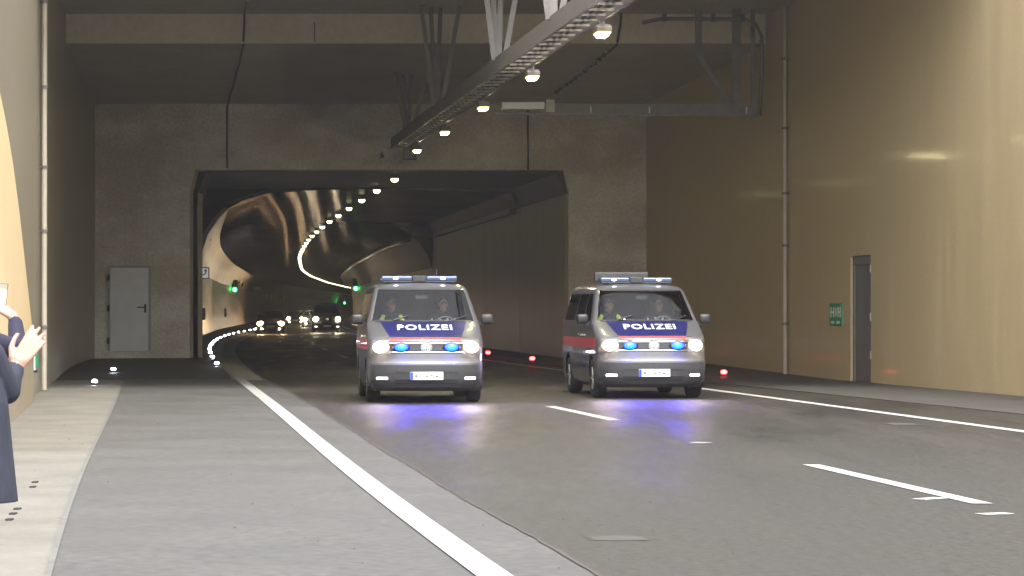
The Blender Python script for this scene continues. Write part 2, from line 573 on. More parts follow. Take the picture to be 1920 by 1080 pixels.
def slab(name, xa, xb, y0, y1, z0, z1, m, step=3.0, ramp=None):
    a, b = strip(xa, xb, y0, y1, z0, step)
    c, d = strip(xa, xb, y0, y1, z1, step)
    if ramp:
        c = [(p[0], p[1], ramp(p[1])) for p in c]
        d = [(p[0], p[1], ramp(p[1])) for p in d]
    mb = MB().grid([a, c, d, b, a])
    n = len(a)
    mb.add([a[0], b[0], d[0], c[0], a[-1], b[-1], d[-1], c[-1]], [(0, 1, 2, 3), (7, 6, 5, 4)])
    return mb.build(name, m)


# ------------------------------------------------------------------ ground, road and markings
g = MB().add([(-400, -300, -0.03), (400, -300, -0.03), (400, 1000, -0.03), (-400, 1000, -0.03)], [(0, 1, 2, 3)]).build('ground', 'ground')
tag(g, 'wide grey ground around the tunnel portal', 'ground', kind='structure')
rd = sheet('road', lambda y: LINE_L(y) + 0.62, lambda y: LINE_R(y) + 0.75 + (0.0 if y > 84 else (84 - y) * 0.035), -60, 960, 0.0, 'asphalt', 2.0)
tag(rd, 'dark asphalt carriageway curving into the tunnel', 'road', kind='structure')
sh = sheet('hard_shoulder', lambda y: LINE_L(y) - 2.55, lambda y: LINE_L(y) + 0.62, -60, 66, -0.004, 'concrete_floor', 2.0)
tag(sh, 'grey concrete shoulder left of the solid white line', 'shoulder', kind='structure')
pv = sheet('pavement', lambda y: WALL_L(y) - 0.5 if y > 20 else -40 + (y + 60) * 0.436, lambda y: LINE_L(y) - 2.55, -60, 66, -0.008, 'pale_concrete', 2.0)
tag(pv, 'pale concrete strip along the left wall', 'pavement', kind='structure')
jt = sheet('pavement_joint', lambda y: LINE_L(y) - 2.57, lambda y: LINE_L(y) - 2.53, -60, 65.9, 0.002, 'joint_seal', 2.0)
tag(jt, 'dark joint between pale strip and grey shoulder', 'joint', kind='structure')

# left verge beyond the shoulder, then the raised walkway inside the tunnel
KL = lambda y: 0.14 * min(1.0, max(0.02, (y - 66) / 12.0))
KR = lambda y: 0.012 + 0.108 * min(1.0, max(0.0, (y - 66) / 12.0))
lv = slab('walkway_left', lambda y: (WALL_L(y) - 0.3) if y < PORTAL_Y else LAMP(y) - OFF_L - 0.3, lambda y: LINE_L(y) - 0.20, 66, 940, -0.1, 0.14, 'kerb_concrete', 2.0, ramp=KL)
tag(lv, 'dark raised walkway along the left tunnel wall', 'walkway', kind='structure')
# right-hand verge, flaring out towards the camera
rv = slab('walkway_right', lambda y: LINE_R(y) + (0.45 if y > 84 else 0.45 + (84 - y) * 0.035), lambda y: (WALL_R(y) + 0.3) if y < PORTAL_Y else LAMP(y) + OFF_R + 0.3,
          -20, 940, -0.1, 0.12, 'kerb_concrete', 2.0, ramp=KR)
tag(rv, 'dark raised verge along the right tunnel wall', 'walkway', kind='structure')


def marking(name, c, w, y0, y1, label, z=0.006):
    o = sheet(name, lambda y: c(y) - w / 2, lambda y: c(y) + w / 2, y0, y1, z, 'line_paint', 2.0)
    return tag(o, label, 'road marking', kind='structure')


marking('edge_line_left', LINE_L, 0.21, -60, 940, 'solid white line left of the carriageway')
marking('edge_line_right', LINE_R, 0.20, -60, 940, 'solid white line right of the carriageway')
k = 0
for i in range(-3, 36):
    y1 = 41.8 - 18 * -i
    if y1 > 700:
        break
    marking('lane_dash', LINE_C, 0.17, y1, y1 + 6.0, 'white lane dash, %s along the lane line' % ordinal(k))
    k += 1
# small painted survey ticks beside the near dash
for n, (a, b) in enumerate((((1722, 937), (1765, 934)), ((1838, 965), (1890, 963)), ((1305, 831), (1320, 830)))):
    P = [(CAM_H * F_PX / (y - HOR)) for (_, y) in (a, b)]
    A, B = Vector(((a[0] - 960) / F_PX * P[0], P[0], 0.005)), Vector(((b[0] - 960) / F_PX * P[1], P[1], 0.005))
    mb = MB().bar(A, B, 0.14 if n < 2 else .2, 0.004)
    tag(mb.build('painted_tick', 'line_paint'), ['short white paint tick at the side of the near lane dash', 'short white paint tick past the end of the near lane dash',
                                                'tiny white paint tick ahead of the right van'][n], 'road marking', kind='structure')
# scrapes, oil stains and patches on the carriageway
for n, (x, y, w, h, m_) in enumerate(((1690, 795, 70, 5, 'repair_patch'), (1160, 1010, 120, 10, 'repair_patch'))):
    Y = CAM_H * F_PX / (y - HOR)
    c = px(x, y, Y)
    hx, hy = w / F_PX * Y / 2, Y * Y * h / (CAM_H * F_PX) / 2
    pts = []
    for q in range(14):
        a = 2 * math.pi * q / 14
        s = 0.75 + 0.5 * random.random()
        pts.append((c.x + hx * s * math.cos(a), c.y + hy * s * math.sin(a), 0.003))
    tag(MB().add(pts, [tuple(range(14))]).build('road_patch', m_), ['pale repaired patch of asphalt near the right edge line', 'pale worn patch of asphalt in the near lane'][n], 'road patch', kind='structure')
sm_ = MB()
ra, rb_ = [], []
for y in np.arange(8, 70, .35):
    e = .62 + .010 * math.sin(y * .7) + random.uniform(-.008, .008)
    w_ = .008 + .018 * random.random()
    ra.append((LINE_L(y) + e - w_, y, .003))
    rb_.append((LINE_L(y) + e + w_ * .6, y, .003))
mat('seam_brown', (0.055, 0.042, 0.030), 0.85, (0.05, 0.042, 0.034), nscale=5, fine=0.3)
tag(sm_.grid([ra, rb_]).build('pavement_seam', 'seam_brown'), 'ragged brown seam between concrete shoulder and asphalt', 'joint', kind='structure')
gt = MB()
for q in range(170):
    y = 15 + 40 * random.random() ** 1.6
    x = LINE_L(y) + random.uniform(-3.6, 7.5)
    r_ = random.uniform(.004, .013)
    a_ = random.random() * 6.28
    gt.add([(x + r_ * math.cos(a_ + t), y + r_ * math.sin(a_ + t), .001) for t in (0, 1.7, 3.3, 4.8)] + [(x, y, r_ * .9)], [(0, 1, 4), (1, 2, 4), (2, 3, 4), (3, 0, 4)])
tag(gt.build('grit', 'repair_patch'), 'scattered pale grit on the road and shoulder', 'grit', kind='stuff')
# drain slots in the pale strip
for n, (x, y) in enumerate(((33, 953), (25, 962), (18, 973), (66, 903), (62, 912))):
    Y = CAM_H * F_PX / (y - HOR)
    c = px(x, y, Y)
    mb = MB().box((c.x - .022, c.y - .06, -0.006), (c.x + .022, c.y + .06, 0.004))
    tag(mb.build('drain_slot', 'black_rubber'), ['small black drain slot in the pale strip, farthest of three by the coat', 'small black drain slot in the pale strip, middle of three by the coat',
        'small black drain slot in the pale strip, nearest of three by the coat', 'small black drain slot farther up the pale strip, farther of two',
        'small black drain slot farther up the pale strip, nearer of two'][n], 'drain')

# ------------------------------------------------------------------ portal hall
def wall_strip(curve, y0, y1, z0, z1, thick, side, step=3.0):
    """vertical wall along a plan curve; thickness away from the road"""
    ys = list(np.arange(y0, y1, step)) + [y1]
    a = [(curve(y), y, z0) for y in ys]
    top = (lambda y: min(z1, 9.0 - (52 - y) * 0.25)) if z1 > 8 else (lambda y: z1)
    b = [(curve(y), y, top(y)) for y in ys]
    c = [(curve(y) + side * thick, y, top(y)) for y in ys]
    d = [(curve(y) + side * thick, y, z0) for y in ys]
    mb = MB().grid([a, b, c, d, a])
    mb.add([a[0], b[0], c[0], d[0], a[-1], b[-1], c[-1], d[-1]], [(0, 1, 2, 3), (7, 6, 5, 4)])
    return mb


HALL_TOP = 8.9
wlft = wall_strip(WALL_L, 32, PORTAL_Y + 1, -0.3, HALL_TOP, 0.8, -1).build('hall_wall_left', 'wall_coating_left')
tag(wlft, 'dim brown coated wall left of the portal', 'wall')

# right wall with a door niche left open
DY0, DY1, DZ = 62.95, 64.55, 2.66
wr = MB()
for (a, b, z0, z1) in ((32, DY0, -0.3, HALL_TOP), (DY1, PORTAL_Y + 1, -0.3, HALL_TOP), (DY0, DY1, DZ, HALL_TOP)):
    q = wall_strip(WALL_R, a, b, z0, z1, 0.8, 1)
    wr.add(q.v, q.f)
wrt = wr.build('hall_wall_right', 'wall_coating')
tag(wrt, 'tall tan coated wall right of the vans, holding a grey door', 'wall')
wo_ = Vector(wrt.location)


def local(mb, root):
    mb.v = [tuple(Vector(p) - root) for p in mb.v]
    return mb


dq = wall_strip(lambda y: WALL_R(y) + 0.09, DY0, DY1, -0.05, DZ, 0.06, 1)
dr = local(dq, wo_).build('door', 'door_grey', wrt)
fm = MB()
for (a, b, z0, z1) in ((DY0 + .005, DY0 + 0.09, 0.1, DZ - .005), (DY1 - 0.09, DY1 - .005, 0.1, DZ - .005), (DY0 + 0.09, DY1 - 0.09, DZ - 0.09, DZ - .005)):
    q = wall_strip(lambda y: WALL_R(y) + 0.05, a, b, z0 - .1, z1, 0.037, 1)
    fm.add(q.v, q.f)
local(fm, wo_).build('door_frame', 'painted_steel', wrt)
hm = MB()
xm = WALL_R(DY0 + .25) + .09
hm.bar((xm - .05, DY0 + .25, 1.15), (xm + .01, DY0 + .25, 1.15), .02)
hm.bar((xm - .05, DY0 + .25, 1.15), (xm - .07, DY0 + .38, 1.15), .02)
local(hm, Vector(wrt.location)).build('handle', 'chrome', dr)
for z in (0.5, 1.3, 2.3):
    xm = WALL_R(DY0 + .1) + .0
    local(MB().tube([(xm + .03, DY0 + .12, z), (xm + .03, DY0 + .12, z + .16)], .025), wo_).build('hinge', 'galvanised', dr)

# portal front: two piers and a lintel round the opening
OXL, OXR, OZ = px(356, 0, PORTAL_Y).x, px(1066, 0, PORTAL_Y).x, 5.53
WXL, WXR = WALL_L(PORTAL_Y) - 0.4, WALL_R(PORTAL_Y) + 0.4
PT = 7.6
pm = MB()
ch = 0.16
for poly in ([(WXL, -.3), (OXL, -.3), (OXL, 4.9), (OXL + ch, OZ), (OXL + ch, PT), (WXL, PT)],
             [(OXL + ch, OZ), (OXR - ch, OZ), (OXR - ch, PT), (OXL + ch, PT)],
             [(OXR, -.3), (WXR, -.3), (WXR, PT), (OXR - ch, PT), (OXR - ch, OZ), (OXR, 4.9)]):
    pm.prism([(x, PORTAL_Y, z) for x, z in poly], (0, 0.95, 0))
pw = pm.build('portal_wall', 'portal_concrete')
tag(pw, 'mottled concrete portal wall framing the tunnel mouth, with a white door', 'portal')
po = Vector(pw.location)
d0, d1 = px(203, 658, PORTAL_Y), px(283, 498, PORTAL_Y)
dl = MB().box((d0.x + .06, PORTAL_Y - .045, d0.z), (d1.x - .06, PORTAL_Y - .003, d1.z - .06))
door = local(dl, po).build('door', 'door_white', pw, bevel=.006)
door['label'] = 'white steel door in the left pier'
fr = MB()
fr.box((d0.x, PORTAL_Y - .07, d0.z - .0), (d0.x + .057, PORTAL_Y - .002, d1.z))
fr.box((d1.x - .057, PORTAL_Y - .07, d0.z), (d1.x, PORTAL_Y - .002, d1.z))
fr.box((d0.x + .058, PORTAL_Y - .07, d1.z - .057), (d1.x - .058, PORTAL_Y - .002, d1.z))
local(fr, po).build('door_frame', 'door_frame_grey', pw)
hd = MB()
hx, hz = d1.x - .16, d0.z + 1.22
hd.box((hx - .03, PORTAL_Y - .06, hz - .12), (hx + .03, PORTAL_Y - .046, hz + .12))
hd.bar((hx, PORTAL_Y - .1, hz + .03), (hx - .22, PORTAL_Y - .1, hz + .03), .035)
hd.bar((hx, PORTAL_Y - .1, hz + .03), (hx, PORTAL_Y - .05, hz + .03), .03)
local(hd, po).build('handle', 'black_plastic', door)
for f_ in (.12, .5, .86):
    zz = d0.z + (d1.z - d0.z) * f_
    local(MB().box((d0.x - .02, PORTAL_Y - .11, zz - .09), (d0.x + .05, PORTAL_Y - .072, zz + .09)), po).build('hinge', 'black_plastic', door)

# roof: high slab, step and lower slab that falls to the portal
ZU, ZL0, ZL1 = 8.53, 7.85, 7.42


def roof_poly():
    mb = MB()
    ys1 = list(np.arange(ROOF_Y, STEP_Y, 4.0)) + [STEP_Y]
    for (ys, za, zb, zt) in ((ys1, ZU, ZU, 9.6), ([STEP_Y + .004, 76, 80, 84, PORTAL_Y], ZL0, ZL1, 9.6)):
        lo0, lo1, up0, up1 = [], [], [], []
        for y in ys:
            t = (y - ys[0]) / (ys[-1] - ys[0])
            z = za + (zb - za) * t
            lo0.append((WALL_L(y) - .6, y, z)); lo1.append((WALL_R(y) + .6, y, z))
            up0.append((WALL_L(y) - .6, y, zt)); up1.append((WALL_R(y) + .6, y, zt))
        mb.grid([lo0, lo1, up1, up0, lo0])
        for q in (0, -1):
            mb.add([lo0[q], lo1[q], up1[q], up0[q]], [(0, 1, 2, 3)])
    return mb


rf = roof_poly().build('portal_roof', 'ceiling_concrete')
tag(rf, 'dark concrete roof slab over the approach, stepping down before the portal', 'roof')
bt = MB()
bt.box((WALL_L(STEP_Y) + .02, STEP_Y - .10, ZL0 - .02), (WALL_R(STEP_Y) - .05, STEP_Y - .003, ZU - .004))
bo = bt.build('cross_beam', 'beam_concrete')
tag(bo, 'pale concrete beam face crossing the roof where the ceiling steps down', 'beam')
for xx in (px(590, 0, STEP_Y).x, px(1035, 0, STEP_Y).x):
    local(MB().box((xx - .012, STEP_Y - .112, ZL0 + .02), (xx + .012, STEP_Y - .099, ZU - .2)), Vector(bo.location)).build('joint', 'joint_seal', bo)

# wing wall on the left, pale, with its slanting end
wx = lambda y: WALL_L(y) + 0.10
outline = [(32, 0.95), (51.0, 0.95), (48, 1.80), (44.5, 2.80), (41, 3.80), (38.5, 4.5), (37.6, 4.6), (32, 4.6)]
ww = MB()


def yz_plate(poly, curve, thick, mname, step=2.0):
    """plate following a plan curve: polygon in (y,z), cut in strips along y"""
    ys = sorted(set([p[0] for p in poly] + list(np.arange(min(p[0] for p in poly), max(p[0] for p in poly), step))))

    def span(y):
        zs = []
        n = len(poly)
        for i in range(n):
            (a, za), (b, zb) = poly[i], poly[(i + 1) % n]
            if a == b:
                if abs(a - y) < 1e-6:
                    zs += [za, zb]
            elif min(a, b) - 1e-6 <= y <= max(a, b) + 1e-6:
                zs.append(za + (zb - za) * (y - a) / (b - a))
        return min(zs), max(zs)
    lo, hi, lo2, hi2 = [], [], [], []
    for y in ys:
        a, b = span(y)
        lo.append((curve(y), y, a)); hi.append((curve(y), y, b))
        lo2.append((curve(y) - thick, y, a)); hi2.append((curve(y) - thick, y, b))
    ww.grid([lo, hi, hi2, lo2, lo], mname)
    for q in (0, -1):
        ww.add([lo[q], hi[q], hi2[q], lo2[q]], [(0, 1, 2, 3)], mname)


yz_plate(outline, wx, 0.096, 'wing_tan')
yz_plate([(32, -0.2), (50.6, -0.2), (50.9, 0.94), (32, 0.94)], wx, 0.096, 'wing_foot_shade')
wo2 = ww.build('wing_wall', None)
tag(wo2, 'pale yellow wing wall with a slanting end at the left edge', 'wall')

# drain pipes
for (x, ytop, Y, lab, curve) in ((88, 0, 57.0, 'thin grey drain pipe running down the dim left wall', WALL_L), (1476, 0, 69.9, 'thin grey drain pipe running down the tan right wall', WALL_R)):
    s = 1 if curve is WALL_L else -1
    X = curve(Y) + s * 0.09
    p = empty('drain_pipe', (X, Y, 0.0))
    MB().tube([(0, 0, .02), (0, 0, 4.2)], .052, 10).build('pipe', 'pipe_grey', p, smooth=True, auto=40)
    MB().tube([(0, 0, 4.2), (0, 0, ZU - .02)], .050, 10).build('pipe', 'pipe_grey', p, smooth=True, auto=40)
    for z in (1.2, 3.0, 4.2, 5.7, 7.3):
        c = MB().tube([(0, 0, z - .03), (0, 0, z + .03)], .068, 10)
        c.box((-s * .09, -.02, z - .02), (0, .02, z + .02))
        c.build('bracket', 'painted_steel', p)
    tag(p, lab, 'pipe', 'drain pipes')

# ------------------------------------------------------------------ tunnel lining in blocks
tun = empty('tunnel_tube', (LAMP(PORTAL_Y), PORTAL_Y + .95, 0))
tag(tun, 'tunnel tube curving away beyond the portal, with panelled walls and dark ceiling', 'tunnel')
to = Vector(tun.location)


def rect_profile():
    return ([(-OFF_L, -.2), (-OFF_L, 4.87)], [(-OFF_L - .0, 4.872), (-OFF_L + .22, 5.50), (0, 5.56), (OFF_R - .22, 5.50), (OFF_R, 4.872)], [(OFF_R, 4.87), (OFF_R, -.2)])


def vault(side, off):
    pts = [(off, -.2), (off + .10, 1.2), (off + .10, 2.6), (off - .02, 3.4)]
    up = [(off - .03, 3.42), (off - .22, 4.0), (off - .55, 4.5), (off - .92, 4.86)]
    return [(side * x, z) for x, z in pts], [(side * x, z) for x, z in up]


def lining(y0, y1, prof, name, m):
    n = max(2, int((y1 - y0) / 4) + 1)
    rows = []
    for y in np.linspace(y0, y1, n):
        c = LAMP(y)
        rows.append([(c + x, y, z) for x, z in prof])
    mb = MB().grid(rows)
    # depth: a return at each end so that the joints read
    cx_, cz_ = 0.0, 2.6
    for y, row in ((y0, rows[0]), (y1, rows[-1])):
        c = LAMP(y)
        out = []
        for (x, yy, z) in row:
            dx, dz = x - c - cx_, z - cz_
            L_ = math.hypot(dx, dz)
            out.append((x + dx / L_ * .15, yy, z + dz / L_ * .15))
        mb.grid([row, out])
    return local(mb, to).build(name, m, tun, smooth=True, auto=30)


wl_, ce_, wr_ = rect_profile()
lo_l, up_l = vault(-1, OFF_L)
lo_r, up_r = vault(1, OFF_R)
ce_v = [(-OFF_L + .90, 4.87), (-OFF_L + 1.4, 5.14), (-OFF_L + 2.2, 5.36), (-2, 5.46), (0, 5.52), (2, 5.44), (OFF_R - 1.7, 5.30), (OFF_R - .90, 4.87)]
ce_m = ce_v[:5] + [(2, 5.46), (OFF_R - .30, 5.40)]
ce_c = [(OFF_R - .30, 5.398), (OFF_R, 4.872)]
y = PORTAL_Y + .95
first = True
while y < VAULT_Y - 1:
    y1 = min(y + 12.25, VAULT_Y)
    if first:
        lining(y + .02, y1 - .03, wl_, 'wall_panel', 'tunnel_wall')
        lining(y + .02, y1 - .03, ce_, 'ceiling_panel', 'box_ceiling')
    else:
        lining(y + .02, y1 - .03, lo_l, 'wall_panel', 'tunnel_wall')
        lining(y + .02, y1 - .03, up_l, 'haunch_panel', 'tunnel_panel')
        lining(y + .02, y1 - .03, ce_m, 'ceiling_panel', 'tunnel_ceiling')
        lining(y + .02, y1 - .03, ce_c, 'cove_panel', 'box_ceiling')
    lining(y + .02, y1 - .03, wr_, 'wall_panel', 'tunnel_wall')
    first = False
    y = y1
y = VAULT_Y
while y < 930:
    step = 12.0 if y < 420 else 36.0
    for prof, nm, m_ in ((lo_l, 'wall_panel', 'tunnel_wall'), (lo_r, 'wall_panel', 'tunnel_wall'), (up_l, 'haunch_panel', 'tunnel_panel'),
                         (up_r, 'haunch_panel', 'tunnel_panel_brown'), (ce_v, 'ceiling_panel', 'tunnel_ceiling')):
        lining(y + .025, y + step - .025, prof, nm, m_)
    y += step
# backing behind the joints, earth round the tube, end
bk = []
for y in list(np.arange(PORTAL_Y + .9, 936, 6.0)):
    c = LAMP(y)
    bk.append([(c - OFF_L - .35, y, -.3), (c - OFF_L - .35, y, 6.0), (c + OFF_R + .35, y, 6.0), (c + OFF_R + .35, y, -.3)])
mb = MB().grid(bk)
mb.add([bk[-1][0], bk[-1][1], bk[-1][2], bk[-1][3]], [(0, 1, 2, 3)])
local(mb, to).build('outer_lining', 'black_rubber', tun)
# step frame where the box section meets the vault
sf = MB()
for s, off in ((1, OFF_R),):
    c = LAMP(VAULT_Y)
    sf.box((c + s * (off - .95), VAULT_Y - .1, 4.80), (c + s * (off + .2), VAULT_Y + .02, 5.5))
local(sf, to).build('joint_rib', 'painted_steel', tun)

# cable trunking high on the right wall of the box section, carried on into the vault
tr = MB()
ys = list(np.arange(PORTAL_Y + 14, VAULT_Y, 4.0))
pth = [(LAMP(y) + OFF_R - .14, y, 4.80) for y in ys]
for a, b in zip(pth[:-1], pth[1:]):
    tr.bar(a, b, .22, .16)
tag(tr.build('cable_trunking', 'black_plastic'), 'black cable trunking under the ceiling on the right box-section wall', 'trunking')
tr = MB().tube([(LAMP(y) + OFF_R - 1.0 - .0, y, 4.74) for y in np.arange(VAULT_Y + 1, 360, 6.0)], .13, 8)
tag(tr.build('cable_duct', 'black_plastic', smooth=True), 'dark cable duct following the right edge of the curving ceiling', 'duct')
c = px(944, 385, 108)
tag(MB().box((c.x - .22, c.y - .5, 4.98), (c.x + .22, c.y + .5, 5.38)).build('junction_box', 'painted_steel', bevel=.02), 'dark equipment box under the ceiling on the right, inside the mouth', 'box')
c = px(366, 432, 122)
tag(MB().box((LAMP(122) - OFF_L + .002, 121.6, 4.3), (LAMP(122) - OFF_L + .45, 122.4, 5.2)).build('equipment_cabinet', 'dark_trim', bevel=.02), 'dark cabinet high on the left wall just inside the tunnel', 'cabinet')

# ------------------------------------------------------------------ lamps on their tray
TRAY_Z = 6.02
tray = empty('cable_tray', (LAMP(84), 84, 0))
tag(tray, 'long steel cable tray carrying the lamp row towards the portal', 'cable tray')
tq = Vector(tray.location)
ys = list(np.arange(40, 84.5, 2.0))
a_ = [(LAMP(y) - .02, y, TRAY_Z) for y in ys]
b_ = [(LAMP(y) - .50, y, TRAY_Z + .10) for y in ys]
m1, m2 = MB(), MB()
for p, q in zip(a_[:-1], a_[1:]):
    m1.bar(p, q, .045, .10)
for p, q in zip(b_[:-1], b_[1:]):
    m2.bar(p, q, .05, .30)
local(m1, tq).build('side_rail', 'tray_steel', tray)
local(m2, tq).build('side_rail', 'tray_steel', tray)
rung_me = None
for y in np.arange(40.3, 84, .85):
    if rung_me is None:
        o = MB().box((-.215, -.016, -.018), (.215, .016, .018)).build('rung', 'tray_steel', tray)
        rung_me = o.data
    else:
        o = bpy.data.objects.new('rung', rung_me)
        COL.objects.link(o)
        o.parent = tray
    o.location = Vector((LAMP(y) - .26, y, TRAY_Z - .01)) - tq
for i, cab in enumerate((-.18, -.27, -.45)):
    local(MB().tube([(LAMP(y) + cab, y, TRAY_Z + .035 + .004 * math.sin(y * 2 + i)) for y in ys], .022, 6), tq).build('cable', 'black_rubber', tray)
for y in (41, 49.2, 57.2, 70.0, 78.5):
    zc = ZU if y < STEP_Y - .3 else ZL0 + (ZL1 - ZL0) * (y - STEP_Y) / (PORTAL_Y - STEP_Y)
    for (dx, dy) in ((-.36, -.1), (.52, -.1), (.06, .5), (-.16, .4)):
        base = Vector((LAMP(y) - .46 + (dx * .22), y + dy * .1, TRAY_Z + .20))
        top = Vector((LAMP(y) - .46 + dx, y + dy, zc - .004))
        local(MB().bar(base, top, .10, .08), tq).build('hanger', 'painted_steel', tray)


def make_lamp():
    r = empty('ceiling_lamp')
    MB().box((-.14, -.29, .03), (.14, .29, .12)).build('housing', 'tray_steel', r, bevel=.015)
    for q in range(5):
        MB().box((-.12, -.22 + q * .10, .122), (.12, -.20 + q * .10, .16)).build('cooling_fin', 'tray_steel', r)
    MB().box((-.125, -.275, -.012), (.125, .275, .028)).build('lens', 'lamp_rim', r, bevel=.012)
    MB().box((-.085, -.23, -.055), (.085, .23, -.013)).build('emitter', 'lamp_light', r, bevel=.02)
    MB().box((-.05, .05, .142), (.05, .17, .26)).build('bracket', 'painted_steel', r)
    return r


proto = make_lamp()
near_lab = ['bright lamp under the cable tray, nearest to the camera', 'bright lamp under the cable tray, second from the camera', 'bright lamp under the cable tray, third from the camera',
            'bright lamp under the cable tray, fourth from the camera', 'bright lamp under the cable tray, last before the tunnel mouth']
LY = [46.8, 55.6, 64.1, 72.9, 81.2]
for i, y in enumerate(LY):
    o = proto if i == 0 else copy_tree(proto)
    o.location = (LAMP(y) - .02, y, 5.77)
    o.rotation_euler = (0, 0, .11)
    o.scale = (.85, .85, .85)
    tag(o, near_lab[i], 'lamp', 'lamps in one row along the ceiling')
tl = empty('tunnel_lamp')
MB().box((-.12, -.3, .0), (.12, .3, .10)).build('housing', 'painted_steel', tl)
MB().sphere((0, 0, -.02), (.11, .28, .08), 12, 8).build('lens', 'tunnel_lamp_light', tl, smooth=True)
i, y = 0, 90.0
while y < 640:
    o = tl if i == 0 else copy_tree(tl)
    zc = 5.40
    o.location = (LAMP(y), y, zc)
    tag(o, 'small bright ceiling lamp in the tunnel row, %s from the mouth' % ordinal(i), 'lamp', 'lamps in one row along the ceiling')
    i += 1
    y += 8.6
# kerb studs
st = empty('kerb_light')
MB().prism([(-.06, -.06, 0), (.06, -.06, 0), (.06, .06, 0), (-.06, .06, 0)], (0, 0, .05)).build('base', 'dark_trim', st)
MB().sphere((0, -.02, .075), (.055, .05, .035), 10, 6).build('lens', 'stud_white', st, smooth=True)
i = 0
for y in [76.0 + 8.6 * q for q in range(26)]:
    o = st if i == 0 else copy_tree(st)
    o.location = (LINE_L(y) - .30, y, KL(y) + .001)
    tag(o, 'small white kerb light along the curving left walkway, %s from the camera' % ordinal(i), 'kerb light', 'white lights along the left kerb')
    i += 1
for (x, y_, lab) in ((178, 716, 'white marker light on the floor by the left wall, nearer of two'), (213, 698, 'white marker light on the floor by the left wall, farther of two')):
    Y = (CAM_H - .06) * F_PX / (y_ - HOR)
    o = copy_tree(st)
    o.location = ((x - 960) / F_PX * Y, Y, KL(Y) + .001 if Y > 66 else 0.0)
    tag(o, lab, 'marker light', 'white marker lights by the left wall')
rs = empty('red_marker')
MB().prism([(-.07, -.05, 0), (.07, -.05, 0), (.07, .05, 0), (-.07, .05, 0)], (0, 0, .06)).build('base', 'dark_trim', rs)
MB().sphere((0, -.03, .10), (.075, .05, .05), 10, 6).build('lens', 'stud_red', rs, smooth=True)
for i, (x, y_, lab) in enumerate(((1357, 690, 'red marker light on the kerb right of the right-hand van'), (998, 672, 'red marker light on the kerb between the two vans'), (915, 661, 'red marker light on the kerb just beside the left van'))):
    Y = (CAM_H - .22) * F_PX / (y_ - HOR)
    o = rs if i == 0 else copy_tree(rs)
    o.location = ((x - 960) / F_PX * Y, Y, KR(Y) + .001)
    tag(o, lab, 'marker light', 'red marker lights on the right kerb')

# ------------------------------------------------------------------ gantry, conduits, cables under the roof
GY = 70.6
gr = empty('steel_gantry', (px(1180, 0, GY).x, GY, px(0, 215, GY).z))
tag(gr, 'dark steel frame hanging from the roof at the right', 'gantry')
go = Vector(gr.location)
A, B = px(932, 207, GY), px(1424, 207, GY)
local(MB().bar(px(1040, 203, GY), px(1422, 205, GY), .16, .22), go).build('chord', 'painted_steel', gr)
local(MB().bar(px(930, 213, GY - .2), px(1422, 216, GY - .2), .05, .06), go).build('pipe', 'tray_steel', gr)
local(MB().bar((px(1310, 0, GY).x, GY, ZU - .01), px(1310, 108, GY), .16, .16), go).build('post', 'painted_steel', gr)
local(MB().bar(px(1310, 104, GY), px(1366, 196, GY), .13, .13), go).build('brace', 'painted_steel', gr)
local(MB().bar((px(1381, 0, GY).x, GY, ZU - .01), px(1381, 196, GY), .20, .16), go).build('post', 'painted_steel', gr)
local(MB().bar((px(1412, 0, GY).x, GY + .1, ZU - .01), px(1412, 196, GY + .1), .10, .10), go).build('post', 'painted_steel', gr)
for x in (1108, 1218, 1400):
    local(MB().bar(px(x, 200, GY - .12), px(x, 216, GY - .12), .03, .03), go).build('clip', 'galvanised', gr)
bxx = MB()
p0, p1 = px(940, 206, GY), px(1022, 191, GY)
bxx.box((p0.x, GY - .12, p0.z), (p1.x, GY + .12, p1.z))
bo_ = bxx.build('light_housing', 'galvanised', bevel=.02)
tag(bo_, 'pale grey oblong housing fixed at the left end of the steel frame', 'housing')
p0, p1 = px(1024, 211, GY), px(1040, 187, GY)
local(MB().box((p0.x, GY - .14, p0.z), (p1.x, GY + .14, p1.z)), Vector(bo_.location)).build('end_cap', 'pipe_grey', bo_)
cp = [px(1205, 42, GY - .4), px(1240, 35, GY - .4), px(1320, 35, GY - .4), px(1398, 36, GY - .4), px(1416, 44, GY - .4), px(1428, 68, GY - .4), px(1429, 130, GY - .4), px(1424, 216, GY - .4)]
cd = MB().tube(cp, .045, 8).build('conduit', 'painted_steel', smooth=True)
tag(cd, 'dark conduit looping round the steel frame under the roof', 'conduit')
for x in (1246, 1338, 1393):
    p = px(x, 33, GY - .4)
    local(MB().box((p.x - .05, p.y - .05, p.z - .09), (p.x + .05, p.y + .05, p.z + .09)), Vector(cd.location)).build('clamp', 'dark_trim', cd)


def ceil_pt(x, Y):
    z = ZU if Y < STEP_Y else ZL0 + (ZL1 - ZL0) * (Y - STEP_Y) / (PORTAL_Y - STEP_Y)
    return Vector(((x - 960) / F_PX * Y, Y, z - .03))


def jitter(P, s=.012):
    return [Vector(p) + Vector((random.uniform(-s, s), 0, 0)) for p in P]


